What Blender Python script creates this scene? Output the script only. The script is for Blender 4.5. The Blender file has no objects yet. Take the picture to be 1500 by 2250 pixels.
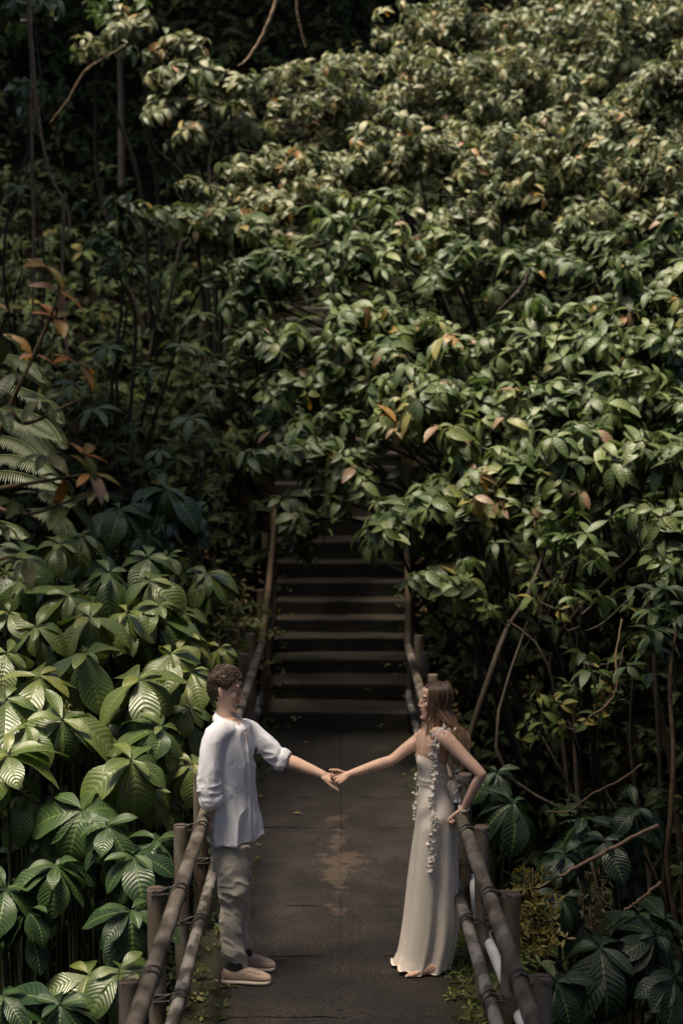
import bpy, math, random
import numpy as np
from mathutils import Vector, noise as mnoise

SC = bpy.context.scene
COL = SC.collection
R = math.radians

# ------------------------------------------------------------------ camera
F_PX, CX, CY = 3500.0, 750.0, 1125.0          # focal length and centre in photo pixels
CAM_H, PITCH = 3.42, math.atan(275 / 3500.0)
cam_data = bpy.data.cameras.new("camera")
cam = bpy.data.objects.new("camera", cam_data)
COL.objects.link(cam)
cam.location = (0, 0, CAM_H)
cam.rotation_euler = (math.pi / 2 - PITCH, 0, 0)
cam_data.sensor_fit = 'VERTICAL'
cam_data.sensor_height = 36
cam_data.sensor_width = 24
cam_data.lens = 36 * F_PX / 2250
cam_data.clip_start = 0.1
cam_data.clip_end = 600
cam_data.dof.use_dof = True
cam_data.dof.focus_distance = 9.25
cam_data.dof.aperture_fstop = 1.9
SC.camera = cam

# ------------------------------------------------------------------ light
SUN_EL, SUN_AZ = R(74), R(222)                # azimuth clockwise from +Y
world = bpy.data.worlds.new("World")
SC.world = world
world.use_nodes = True
wn = world.node_tree
bg = wn.nodes['Background']
sky = wn.nodes.new('ShaderNodeTexSky')
sky.sky_type = 'NISHITA'
sky.sun_disc = False
sky.sun_elevation = SUN_EL
sky.sun_rotation = SUN_AZ
sky.air_density = 1.0
sky.dust_density = 5.0
sky.ozone_density = 1.0
wn.links.new(sky.outputs[0], bg.inputs[0])
bg.inputs[1].default_value = 0.082
sun_data = bpy.data.lights.new("sun", 'SUN')
sun_data.energy = 3.7
sun_data.angle = R(20)
sun_data.color = (1.0, 0.88, 0.68)
sun = bpy.data.objects.new("sun", sun_data)
COL.objects.link(sun)
sdir = Vector((math.sin(SUN_AZ) * math.cos(SUN_EL), math.cos(SUN_AZ) * math.cos(SUN_EL), math.sin(SUN_EL)))
sun.rotation_euler = sdir.to_track_quat('Z', 'Y').to_euler()
sun.location = (0, 0, 30)
SC.view_settings.view_transform = 'Standard'
SC.view_settings.look = 'None'
SC.view_settings.exposure = 1.2
SC.view_settings.gamma = 1.0
SC.view_settings.use_curve_mapping = False
SC.cycles.max_bounces = 6
SC.cycles.diffuse_bounces = 3
SC.cycles.glossy_bounces = 2
SC.cycles.transmission_bounces = 3
SC.cycles.transparent_max_bounces = 8
SC.cycles.use_denoising = True

# ------------------------------------------------------------------ helpers
rng = np.random.default_rng(7)
CAMP = np.array((0.0, 0.0, CAM_H))
FWD = np.array((0, math.cos(PITCH), -math.sin(PITCH)))
UPV = np.array((0, math.sin(PITCH), math.cos(PITCH)))

def at(px, py, Y):
    """point at real distance Y (metres along the bridge) seen at photo pixel px, py"""
    d = FWD + np.array((1., 0, 0)) * (px - CX) / F_PX + UPV * (CY - py) / F_PX
    return CAMP + d * (Y / d[1])

def zat(py, Y):
    return at(CX, py, Y)[2]

def xat(px, Y, z):
    depth = Y * math.cos(PITCH) + (CAM_H - z) * math.sin(PITCH)
    return (px - CX) / F_PX * depth

def nrm(v):
    v = np.asarray(v, float)
    return v / (np.linalg.norm(v, axis=-1, keepdims=True) + 1e-9)

class MB:
    """collects verts / quads / tris with uv and two float attributes"""
    def __init__(self):
        self.v, self.f, self.uv, self.rnd, self.mi, self.n = [], [], [], [], [], 0
    def add(self, verts, faces, uv=None, rnd=None, mi=0):
        verts = np.asarray(verts, float).reshape(-1, 3)
        k = len(verts)
        self.v.append(verts)
        self.f.append([np.asarray(f, int) + self.n for f in faces] if isinstance(faces, list) else faces + self.n)
        self.uv.append(np.zeros((k, 2)) if uv is None else np.asarray(uv, float))
        self.rnd.append(np.zeros(k) if rnd is None else (np.full(k, rnd) if np.isscalar(rnd) else np.asarray(rnd, float)))
        self.n += k
    def build(self, name, mat, parent=None, smooth=True):
        me = bpy.data.meshes.new(name)
        V = np.concatenate(self.v) if self.v else np.zeros((0, 3))
        loops, starts, tot = [], [], 0
        for f in self.f:
            if isinstance(f, list):
                for a in f:
                    loops.append(a); starts.append(np.array([tot])); tot += len(a)
            else:
                m, k = f.shape
                loops.append(f.reshape(-1)); starts.append(tot + np.arange(m) * k); tot += m * k
        L = np.concatenate(loops).astype(np.int32); S = np.concatenate(starts).astype(np.int32)
        me.vertices.add(len(V)); me.vertices.foreach_set('co', V.astype(np.float32).ravel())
        me.loops.add(len(L)); me.loops.foreach_set('vertex_index', L)
        me.polygons.add(len(S)); me.polygons.foreach_set('loop_start', S)
        me.update(calc_edges=True)
        me.validate()
        if smooth:
            me.polygons.foreach_set('use_smooth', np.ones(len(me.polygons), bool))
        UV = np.concatenate(self.uv)
        if len(me.loops) == len(L) and np.any(UV):
            ul = me.uv_layers.new(name='UVMap')
            ul.data.foreach_set('uv', UV[L].astype(np.float32).ravel())
        at_ = me.attributes.new('rnd', 'FLOAT', 'POINT')
        at_.data.foreach_set('value', np.concatenate(self.rnd).astype(np.float32))
        ms = mat if isinstance(mat, (list, tuple)) else [mat]
        for m in ms:
            me.materials.append(m)
        o = bpy.data.objects.new(name, me)
        COL.objects.link(o)
        if parent is not None:
            o.parent = parent
            o.matrix_parent_inverse.identity()
            if parent.type == 'EMPTY' or True:
                # meshes are built in world space; shift so that the parent's location is their base
                off = world_loc(parent)
                co = np.empty(len(me.vertices) * 3, np.float32); me.vertices.foreach_get('co', co)
                co = co.reshape(-1, 3) - np.array(off, np.float32)
                me.vertices.foreach_set('co', co.ravel()); me.update()
        return o

def world_loc(o):
    p = Vector((0, 0, 0))
    while o is not None:
        p = p + o.location
        o = o.parent
    return p

def tag(o, label=None, cat=None, group=None, kind=None):
    if label: o['label'] = label
    if cat: o['category'] = cat
    if group: o['group'] = group
    if kind: o['kind'] = kind
    return o

def thing(name, loc, label, cat, group=None):
    o = bpy.data.objects.new(name, None)
    o.empty_display_size = 0.2
    o.location = tuple(float(c) for c in loc)
    COL.objects.link(o)
    return tag(o, label, cat, group)

def catmull(pts, rad, m):
    pts = np.asarray(pts, float); rad = np.asarray(rad, float)
    n = len(pts)
    if n == 2:
        t = np.linspace(0, 1, m)[:, None]
        return pts[0] * (1 - t) + pts[1] * t, rad[0] * (1 - t[:, 0]) + rad[1] * t[:, 0]
    P = np.vstack([2 * pts[0] - pts[1], pts, 2 * pts[-1] - pts[-2]])
    u = np.linspace(0, n - 1 - 1e-6, m)
    i = u.astype(int); t = (u - i)[:, None]
    p0, p1, p2, p3 = P[i], P[i + 1], P[i + 2], P[i + 3]
    out = 0.5 * ((2 * p1) + (-p0 + p2) * t + (2 * p0 - 5 * p1 + 4 * p2 - p3) * t ** 2 + (-p0 + 3 * p1 - 3 * p2 + p3) * t ** 3)
    r = np.interp(u, np.arange(n), rad)
    return out, r

def frames(P):
    T = nrm(np.gradient(P, axis=0))
    up = np.array((0, 0, 1.0)) if abs(T[0][2]) < 0.9 else np.array((1.0, 0, 0))
    N = np.empty_like(P); n = nrm(np.cross(np.cross(T[0], up), T[0]))
    for i in range(len(P)):
        n = n - T[i] * np.dot(n, T[i]); n = n / (np.linalg.norm(n) + 1e-9); N[i] = n
    return T, N, np.cross(T, N)

def tube(mb, pts, rad, sides=6, m=None, rnd=0.0, caps=True, flat=1.0, jitter=0.0, roundcap=False):
    m = m or max(2, len(pts) * 3)
    if np.isscalar(rad): rad = [rad] * len(pts)
    P, r = catmull(pts, rad, m)
    if roundcap:
        T0 = nrm(P[0] - P[1]); T1 = nrm(P[-1] - P[-2])
        a = np.array([0.35, 0.7, 0.92]); s = np.sqrt(1 - a ** 2)
        P = np.vstack([P[0] + T0 * r[0] * a[::-1, None], P, P[-1] + T1 * r[-1] * a[:, None]])
        r = np.concatenate([r[0] * s[::-1], r, r[-1] * s])
    m = len(P)
    T, N, B = frames(P)
    th = np.arange(sides) / sides * 2 * np.pi
    rr = r[:, None]
    if jitter:
        rr = rr * (1 + jitter * rng.normal(size=(m, sides)))
    ring = P[:, None, :] + N[:, None, :] * (np.cos(th)[None] * rr)[..., None] + B[:, None, :] * (np.sin(th)[None] * rr * flat)[..., None]
    V = ring.reshape(-1, 3)
    i = np.arange(m - 1)[:, None] * sides; j = np.arange(sides)[None]; jn = (j + 1) % sides
    q = np.stack([i + j, i + jn, i + sides + jn, i + sides + j], -1).reshape(-1, 4)
    uv = np.stack(np.meshgrid(np.linspace(0, 1, m), np.arange(sides) / sides, indexing='ij'), -1).reshape(-1, 2)
    t = np.repeat(np.linspace(0, 1, m), sides)
    rv = t if rnd == 't' else rnd
    if caps:
        mb.add(V, [a for a in q] + [np.arange(sides)[::-1], (m - 1) * sides + np.arange(sides)], uv, rv)
    else:
        mb.add(V, q, uv, rv)

def box(mb, lo, hi, rnd=0.0):
    (x0, y0, z0), (x1, y1, z1) = lo, hi
    V = np.array([(x0, y0, z0), (x1, y0, z0), (x1, y1, z0), (x0, y1, z0), (x0, y0, z1), (x1, y0, z1), (x1, y1, z1), (x0, y1, z1)])
    mb.add(V, np.array([(0, 3, 2, 1), (4, 5, 6, 7), (0, 1, 5, 4), (1, 2, 6, 5), (2, 3, 7, 6), (3, 0, 4, 7)]), None, rnd)

def fbm(P, sc, off=0.0):
    """smooth value noise for a whole vertex array"""
    Q = P * np.asarray(sc) + off
    i = np.floor(Q).astype(np.int64); f = Q - i; f = f * f * (3 - 2 * f)
    def h(a, b_, c):
        n = (a * 374761393 + b_ * 668265263 + c * 2147483647) & 0xffffffff
        n = ((n ^ (n >> 13)) * 1274126177) & 0xffffffff
        return ((n ^ (n >> 16)) & 0xffff) / 65535.0
    r = 0
    for dx in (0, 1):
        for dy in (0, 1):
            for dz in (0, 1):
                w = np.where(dx, f[:, 0], 1 - f[:, 0]) * np.where(dy, f[:, 1], 1 - f[:, 1]) * np.where(dz, f[:, 2], 1 - f[:, 2])
                r = r + w * h(i[:, 0] + dx, i[:, 1] + dy, i[:, 2] + dz)
    return r * 2 - 1

def ridge(P, sc, off=0.0):
    return 1 - 2 * np.abs(fbm(P, sc, off)) ** 0.8


# ------------------------------------------------------------------ materials
def new_mat(name):
    m = bpy.data.materials.new(name); m.use_nodes = True
    nt = m.node_tree
    return m, nt, nt.nodes, nt.links, nt.nodes['Principled BSDF']

def ramp(nd, stops, interp='LINEAR'):
    r = nd.new('ShaderNodeValToRGB'); cr = r.color_ramp; cr.interpolation = interp
    while len(cr.elements) < len(stops): cr.elements.new(0.5)
    for e, (p, c) in zip(cr.elements, stops):
        e.position = p; e.color = (*c, 1) if len(c) == 3 else c
    return r

def noise_node(nd, ln, scale, detail=4, rough=0.55, src=None, dist=0.0):
    n = nd.new('ShaderNodeTexNoise'); n.inputs['Scale'].default_value = scale
    n.inputs['Detail'].default_value = detail; n.inputs['Roughness'].default_value = rough
    n.inputs['Distortion'].default_value = dist
    if src is not None: ln.new(src, n.inputs['Vector'])
    return n

def math_node(nd, ln, op, a, b=None, clamp=False):
    n = nd.new('ShaderNodeMath'); n.operation = op; n.use_clamp = clamp
    for i, x in enumerate((a, b)):
        if x is None: continue
        if isinstance(x, (int, float)): n.inputs[i].default_value = x
        else: ln.new(x, n.inputs[i])
    return n.outputs[0]

def mixc(nd, ln, fac, a, b):
    n = nd.new('ShaderNodeMix'); n.data_type = 'RGBA'
    for s, x in ((n.inputs[0], fac), (n.inputs[6], a), (n.inputs[7], b)):
        if isinstance(x, (int, float)): s.default_value = x
        elif isinstance(x, tuple): s.default_value = (*x, 1)
        else: ln.new(x, s)
    return n.outputs[2]

def leaf_mat(name, stops, veins=9.0, vein_bump=0.25, rough=0.42, transl=0.22, blotch=0.35, blotch_col=(0.16, 0.15, 0.11), spec=0.5, vein_light=0.25, blotch_scale=26):
    m, nt, nd, ln, b = new_mat(name)
    a = nd.new('ShaderNodeAttribute'); a.attribute_name = 'rnd'
    r = ramp(nd, stops); ln.new(a.outputs['Fac'], r.inputs[0])
    uv = nd.new('ShaderNodeUVMap'); sep = nd.new('ShaderNodeSeparateXYZ'); ln.new(uv.outputs[0], sep.inputs[0])
    av = math_node(nd, ln, 'ABSOLUTE', sep.outputs[1])
    ph = math_node(nd, ln, 'SUBTRACT', math_node(nd, ln, 'MULTIPLY', sep.outputs[0], veins), math_node(nd, ln, 'MULTIPLY', math_node(nd, ln, 'POWER', av, 1.5), veins * 0.24))
    wave = math_node(nd, ln, 'SINE', math_node(nd, ln, 'MULTIPLY', ph, 6.2832))
    mid = math_node(nd, ln, 'SUBTRACT', 1.0, math_node(nd, ln, 'MULTIPLY', av, 9.0), True)
    tc = nd.new('ShaderNodeTexCoord')
    nz = noise_node(nd, ln, blotch_scale, 5, 0.6, tc.outputs['Object'])
    bl = ramp(nd, [(0.55, (0, 0, 0)), (0.68, (1, 1, 1))]); ln.new(nz.outputs[0], bl.inputs[0])
    bfac = math_node(nd, ln, 'MULTIPLY', bl.outputs[0], blotch)
    nz2 = noise_node(nd, ln, 7, 3, 0.5, tc.outputs['Object'])
    hsv = nd.new('ShaderNodeHueSaturation'); ln.new(r.outputs[0], hsv.inputs['Color'])
    ln.new(math_node(nd, ln, 'ADD', math_node(nd, ln, 'MULTIPLY', nz2.outputs[0], 0.9), 0.55), hsv.inputs['Value'])
    c = mixc(nd, ln, bfac, hsv.outputs[0], blotch_col)
    vl = math_node(nd, ln, 'MULTIPLY', math_node(nd, ln, 'POWER', math_node(nd, ln, 'ADD', math_node(nd, ln, 'MULTIPLY', wave, 0.5), 0.5), 3.0), vein_light)
    vl = math_node(nd, ln, 'MAXIMUM', vl, math_node(nd, ln, 'MULTIPLY', mid, 0.55))
    c = mixc(nd, ln, vl, c, (0.17, 0.22, 0.07))
    ln.new(c, b.inputs['Base Color'])
    rr = math_node(nd, ln, 'ADD', math_node(nd, ln, 'MULTIPLY', nz.outputs[0], 0.35), rough - 0.17)
    ln.new(rr, b.inputs['Roughness'])
    b.inputs['Specular IOR Level'].default_value = spec
    bump = nd.new('ShaderNodeBump'); bump.inputs['Strength'].default_value = vein_bump; bump.inputs['Distance'].default_value = 0.012
    h = math_node(nd, ln, 'SUBTRACT', math_node(nd, ln, 'MULTIPLY', wave, -0.5), math_node(nd, ln, 'MULTIPLY', mid, 0.8))
    ln.new(h, bump.inputs['Height']); ln.new(bump.outputs[0], b.inputs['Normal'])
    tr = nd.new('ShaderNodeBsdfTranslucent')
    tcol = nd.new('ShaderNodeHueSaturation'); tcol.inputs['Saturation'].default_value = 1.15; tcol.inputs['Value'].default_value = 2.0
    ln.new(c, tcol.inputs['Color']); ln.new(tcol.outputs[0], tr.inputs[0])
    mx = nd.new('ShaderNodeMixShader'); mx.inputs[0].default_value = transl
    ln.new(b.outputs[0], mx.inputs[1]); ln.new(tr.outputs[0], mx.inputs[2])
    ln.new(mx.outputs[0], nd['Material Output'].inputs[0])
    return m

def surf_mat(name, stops, scale=6, rough=(0.6, 0.85), bump=0.3, bscale=None, detail=6, stretch=(1, 1, 1), spec=0.35, dist=0.01, metallic=0.0):
    m, nt, nd, ln, b = new_mat(name)
    tc = nd.new('ShaderNodeTexCoord'); mp = nd.new('ShaderNodeMapping'); mp.inputs['Scale'].default_value = stretch
    ln.new(tc.outputs['Object'], mp.inputs[0])
    n = noise_node(nd, ln, scale, detail, 0.62, mp.outputs[0], 0.3)
    r = ramp(nd, stops); ln.new(n.outputs[0], r.inputs[0]); ln.new(r.outputs[0], b.inputs['Base Color'])
    n2 = noise_node(nd, ln, bscale or scale * 6, 5, 0.6, mp.outputs[0])
    ln.new(math_node(nd, ln, 'ADD', math_node(nd, ln, 'MULTIPLY', n2.outputs[0], rough[1] - rough[0]), rough[0]), b.inputs['Roughness'])
    bp = nd.new('ShaderNodeBump'); bp.inputs['Strength'].default_value = bump; bp.inputs['Distance'].default_value = dist
    ln.new(n2.outputs[0], bp.inputs['Height']); ln.new(bp.outputs[0], b.inputs['Normal'])
    b.inputs['Specular IOR Level'].default_value = spec
    b.inputs['Metallic'].default_value = metallic
    return m

M = {}
G0, G1, G2, G3 = (0.016, 0.032, 0.010), (0.036, 0.060, 0.020), (0.070, 0.100, 0.034), (0.130, 0.155, 0.050)
OR, PK, YL = (0.26, 0.105, 0.028), (0.22, 0.13, 0.09), (0.24, 0.20, 0.06)
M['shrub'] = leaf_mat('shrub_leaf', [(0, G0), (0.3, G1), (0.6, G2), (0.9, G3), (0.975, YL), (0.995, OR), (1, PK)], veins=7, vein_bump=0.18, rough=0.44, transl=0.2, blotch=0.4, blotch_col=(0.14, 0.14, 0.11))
M['shrub_warm'] = leaf_mat('sunlight_tinted_leaf', [(0, G0), (0.2, G1), (0.5, (0.112, 0.122, 0.058)), (0.78, (0.205, 0.20, 0.105)), (0.88, (0.32, 0.26, 0.11)), (0.95, OR), (1, PK)], veins=7, vein_bump=0.15, rough=0.45, transl=0.2, blotch=0.55, blotch_col=(0.19, 0.175, 0.14))  # paler, warmer copy: sunlit highlights put into the leaf colour
M['dim'] = leaf_mat('shade_darkened_leaf', [(0, (0.005, 0.009, 0.003)), (0.5, (0.010, 0.018, 0.006)), (0.92, (0.042, 0.062, 0.019)), (1, (0.10, 0.08, 0.025))], veins=7, vein_bump=0.15, rough=0.6, transl=0.15, blotch=0.15, blotch_col=(0.03, 0.025, 0.015), spec=0.10, vein_light=0.06)  # darkened leaf copy: deep forest shade put into the colour
M['big'] = leaf_mat('corrugated_leaf', [(0, (0.034, 0.060, 0.015)), (0.45, (0.072, 0.106, 0.024)), (0.8, (0.11, 0.14, 0.034)), (1, (0.17, 0.18, 0.04))], veins=11, vein_bump=0.22, rough=0.38, spec=0.7, transl=0.16, blotch=0.55, blotch_col=(0.075, 0.06, 0.035), vein_light=0.12, blotch_scale=18)
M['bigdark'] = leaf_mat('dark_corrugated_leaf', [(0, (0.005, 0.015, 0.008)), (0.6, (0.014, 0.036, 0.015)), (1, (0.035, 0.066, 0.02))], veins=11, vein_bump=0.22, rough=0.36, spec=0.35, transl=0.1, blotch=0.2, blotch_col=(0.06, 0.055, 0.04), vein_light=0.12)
M['fern'] = leaf_mat('fern_leaf', [(0, (0.022, 0.036, 0.010)), (0.7, (0.045, 0.066, 0.018)), (1, (0.085, 0.095, 0.03))], veins=3, vein_bump=0.1, rough=0.45, transl=0.25, blotch=0.1)
M['autumn'] = leaf_mat('ageing_leaf', [(0, (0.02, 0.04, 0.008)), (0.5, (0.05, 0.06, 0.012)), (0.7, (0.16, 0.11, 0.02)), (0.85, (0.33, 0.11, 0.02)), (1, (0.22, 0.13, 0.11))], veins=8, vein_bump=0.3, rough=0.4, transl=0.25, blotch=0.3, blotch_col=(0.06, 0.04, 0.02))
M['weed'] = leaf_mat('weed_leaf', [(0, (0.03, 0.05, 0.012)), (0.6, (0.08, 0.10, 0.022)), (1, (0.19, 0.17, 0.04))], veins=3, vein_bump=0.05, rough=0.5, transl=0.25, blotch=0.2)
M['golden'] = leaf_mat('golden_leaf', [(0, (0.09, 0.08, 0.02)), (0.6, (0.20, 0.15, 0.03)), (1, (0.30, 0.20, 0.05))], veins=3, vein_bump=0.05, rough=0.5, transl=0.25, blotch=0.2)
M['litter'] = leaf_mat('dry_leaf', [(0, (0.05, 0.03, 0.015)), (0.6, (0.16, 0.09, 0.035)), (1, (0.28, 0.19, 0.06))], veins=6, vein_bump=0.2, rough=0.6, transl=0.05, blotch=0.3)
M['bark'] = surf_mat('bark', [(0.3, (0.012, 0.009, 0.006)), (0.6, (0.035, 0.026, 0.016)), (0.8, (0.07, 0.055, 0.035))], scale=9, stretch=(1, 1, 0.35), bump=0.5)
M['twig'] = surf_mat('twig_bark', [(0.3, (0.03, 0.02, 0.01)), (0.7, (0.13, 0.08, 0.04))], scale=14, bump=0.3)
M['vine'] = surf_mat('vine_bark', [(0.3, (0.10, 0.062, 0.04)), (0.7, (0.30, 0.20, 0.13))], scale=20, bump=0.3)
M['stem'] = surf_mat('green_stem', [(0.3, (0.012, 0.014, 0.006)), (0.7, (0.03, 0.032, 0.012))], scale=14, bump=0.2)
M['soil'] = surf_mat('forest_soil', [(0.3, (0.003, 0.0026, 0.002)), (0.55, (0.007, 0.0055, 0.0035)), (0.75, (0.018, 0.012, 0.007))], scale=5, bump=0.8, dist=0.05, spec=0.03, rough=(0.9, 1.0))
M['wire'] = surf_mat('wire', [(0.3, (0.02, 0.018, 0.016)), (0.7, (0.09, 0.08, 0.075))], scale=30, bump=0.1, rough=(0.4, 0.6))
M['pipe_white'] = surf_mat('white_plastic', [(0.3, (0.40, 0.40, 0.41)), (0.7, (0.62, 0.62, 0.64))], scale=5, bump=0.1)

# ------------------------------------------------------------------ leaves
def leaves(mb, P, D, N, L, W, curl, fold=0.25, rnd=None, rows=6, shape='ovate', cross=3, wavy=0.0):
    """batch of leaves: base points P, directions D, normals N, lengths L, widths W, curl (droop of the tip)"""
    P = np.atleast_2d(P); k = len(P)
    D = nrm(D); N = nrm(N - D * np.sum(N * D, -1, keepdims=True)); S = np.cross(N, D)
    s = np.linspace(0, 1, rows)
    if shape == 'ovate':
        w = np.sin(np.pi * np.clip(s, 0, 1) ** 0.85) ** 0.75 * 0.5
        w[0] = 0.03; w[-1] = 0.01
    elif shape == 'obovate':
        w = np.sin(np.pi * s ** 1.25) ** 0.8 * 0.5
        w[0] = 0.035; w[-1] = 0.015
    else:
        w = np.sin(np.pi * (0.08 + 0.9 * s)) * 0.5; w[-1] = 0.01
    c = np.linspace(-1, 1, cross)
    L = np.broadcast_to(L, (k,))[:, None, None]; W = np.broadcast_to(W, (k,))[:, None, None]
    cu = np.broadcast_to(curl, (k,))[:, None, None]
    sg, cg = s[None, :, None], c[None, None, :]
    a = cu * sg                                     # bend: circular arc of total angle cu
    X = np.where(np.abs(cu) > 1e-3, np.sin(a) / np.where(np.abs(cu) > 1e-3, cu, 1), sg) * L
    Z0 = -np.where(np.abs(cu) > 1e-3, (1 - np.cos(a)) / np.where(np.abs(cu) > 1e-3, cu, 1), 0 * sg) * L
    Yc = w[None, :, None] * cg * W
    Z = Z0 + np.abs(Yc) * fold
    X = X + 0 * Yc
    if wavy:
        Z = Z + wavy * W * np.abs(cg) * np.sin(sg * 14 + rng.uniform(0, 6, (k, 1, 1)) + cg * 2)
    V = P[:, None, None, :] + X[..., None] * D[:, None, None, :] + Yc[..., None] * S[:, None, None, :] + Z[..., None] * N[:, None, None, :]
    base = (np.arange(k) * rows * cross)[:, None, None]
    i = np.arange(rows - 1)[None, :, None] * cross; j = np.arange(cross - 1)[None, None, :]
    q = np.stack([base + i + j, base + i + cross + j, base + i + cross + j + 1, base + i + j + 1], -1).reshape(-1, 4)
    uv = np.stack(np.broadcast_arrays(sg + 0 * Yc, cg + 0 * Yc), -1).reshape(-1, 2)
    r = rng.uniform(0, 1, k) if rnd is None else np.broadcast_to(rnd, (k,))
    mb.add(V.reshape(-1, 3), q, uv, np.repeat(r, rows * cross))

def perp(a):
    a = nrm(a); t = np.where(np.abs(a[..., 2:3]) < 0.9, np.array((0, 0, 1.)), np.array((1., 0, 0)))
    x = nrm(np.cross(t, a)); return x, np.cross(a, x)

def whorls(mb, P, A, k, L, ratio, el, curl, fold=0.25, spread=0.25, rows=6, shape='ovate', cross=3, rnd=None, wavy=0.0, along=0.0):
    """k leaves round each point P with axis A, raised by el (radians) above the plane across the axis"""
    P = np.atleast_2d(P); A = nrm(np.atleast_2d(A)); n = len(P)
    X, Y = perp(A)
    az = rng.uniform(0, 6.28, (n, 1)) + np.arange(k)[None] * 2.39996 + rng.normal(0, 0.2, (n, k))
    e = el + rng.normal(0, spread, (n, k))
    rad = np.cos(az)[..., None] * X[:, None] + np.sin(az)[..., None] * Y[:, None]
    D = np.cos(e)[..., None] * rad + np.sin(e)[..., None] * A[:, None]
    N = np.cos(e)[..., None] * A[:, None] - np.sin(e)[..., None] * rad + rng.normal(0, 0.15, (n, k, 3))
    Ls = (np.broadcast_to(L, (n,))[:, None] * rng.uniform(0.6, 1.12, (n, k)))
    off = A[:, None] * (-along * rng.uniform(0, 1, (n, k)))[..., None]
    base = (P[:, None] + off + rad * 0.01).reshape(-1, 3)
    if rnd is None:
        r = np.clip(rng.uniform(0, 1, (n, 1)) * 0.45 + rng.uniform(0, 0.55, (n, k)), 0, 1).reshape(-1)
    else:
        r = np.clip(np.broadcast_to(rnd, (n,))[:, None] + rng.normal(0, 0.12, (n, k)), 0, 1).reshape(-1)
    leaves(mb, base, D.reshape(-1, 3), N.reshape(-1, 3), Ls.reshape(-1), Ls.reshape(-1) * ratio * rng.uniform(0.85, 1.15, n * k), (curl + rng.normal(0, 0.2, n * k)), fold, r, rows, shape, cross, wavy)

# ------------------------------------------------------------------ terrain
STEP_PIX = [(1607, 1562), (1537, 1500), (1480, 1447), (1433, 1399), (1391, 1358), (1351, 1318), (1312, 1277), (1270, 1235), (1229, 1181), (1176, 1140), (1136, 1100), (1096, 1062), (1059, 1026)]
STAIR = []
z = 0.0
for yb, yt in STEP_PIX:
    e = at(CX, yb, 1.0) - CAMP
    Y = (z - CAM_H) / e[2] if not STAIR else max((z - CAM_H) / e[2], STAIR[-1][0] + 0.27)
    z1 = zat(yt, Y)
    z1 = min(max(z1, z + 0.15), z + 0.22)
    STAIR.append((Y, z, z1)); z = z1
while STAIR[-1][0] < 24:
    Y, a, b = STAIR[-1]
    STAIR.append((Y + 0.32, b, b + 0.17))
SY = np.array([0, 15.6] + [s[0] + 0.15 for s in STAIR] + [40]); SZ = np.array([0, -0.1] + [s[2] - 0.12 for s in STAIR] + [STAIR[-1][2] + 12])

def sm(a, b, x):
    t = np.clip((x - a) / (b - a), 0, 1); return t * t * (3 - 2 * t)

def ground_h(x, y):
    x = np.asarray(x, float); y = np.asarray(y, float)
    hill = np.interp(y, SY, SZ) + np.where(y > 24, (y - 24) * 0.25, 0)
    hill = np.where(y > 60, 32 + (y - 60) * 0.2, np.minimum(hill, 32))
    side = np.abs(x)
    bank = sm(0.8, 1.6, side) * 0.7 + sm(2, 9, side) * 2.5
    farside = hill + bank * sm(15.0, 16.5, y)
    gorge = -3.2 + sm(1.0, 8, side) * 1.2 + sm(1.2, 5, -x) * 2.0 * sm(6, 12, y)
    near = 1.7 + sm(2, 12, side) * 2 + np.clip(-y, 0, 60) * 0.25
    k1 = sm(13.2, 15.6, y); k0 = 1 - sm(1.8, 4.2, y)
    h = gorge * (1 - k1) + farside * k1
    h = h * (1 - k0) + near * k0
    wob = 0.12 * np.sin(x * 1.7 + y * 0.9) + 0.1 * np.sin(x * 0.8 - y * 2.1)
    return h + wob * sm(1.0, 2.5, side) * np.where(y < 15, 1, 1.0)

gx = np.concatenate([np.linspace(-150, -12, 18), np.linspace(-11.5, -2.2, 22), np.linspace(-2, 2, 27), np.linspace(2.2, 11.5, 22), np.linspace(12, 150, 18)])
gy = np.concatenate([np.linspace(-150, -6, 18), np.linspace(-5, 12, 35), np.linspace(12.3, 26, 60), np.linspace(26.5, 60, 30), np.linspace(64, 250, 18)])
GX, GY = np.meshgrid(gx, gy, indexing='ij')
GZ = ground_h(GX, GY)
mb = MB()
ny = len(gy)
i, j = np.meshgrid(np.arange(len(gx) - 1), np.arange(ny - 1), indexing='ij')
q = np.stack([i * ny + j, (i + 1) * ny + j, (i + 1) * ny + j + 1, i * ny + j + 1], -1).reshape(-1, 4)
mb.add(np.stack([GX, GY, GZ], -1).reshape(-1, 3), q)
tag(mb.build('ground', M['soil']), kind='structure')
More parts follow.
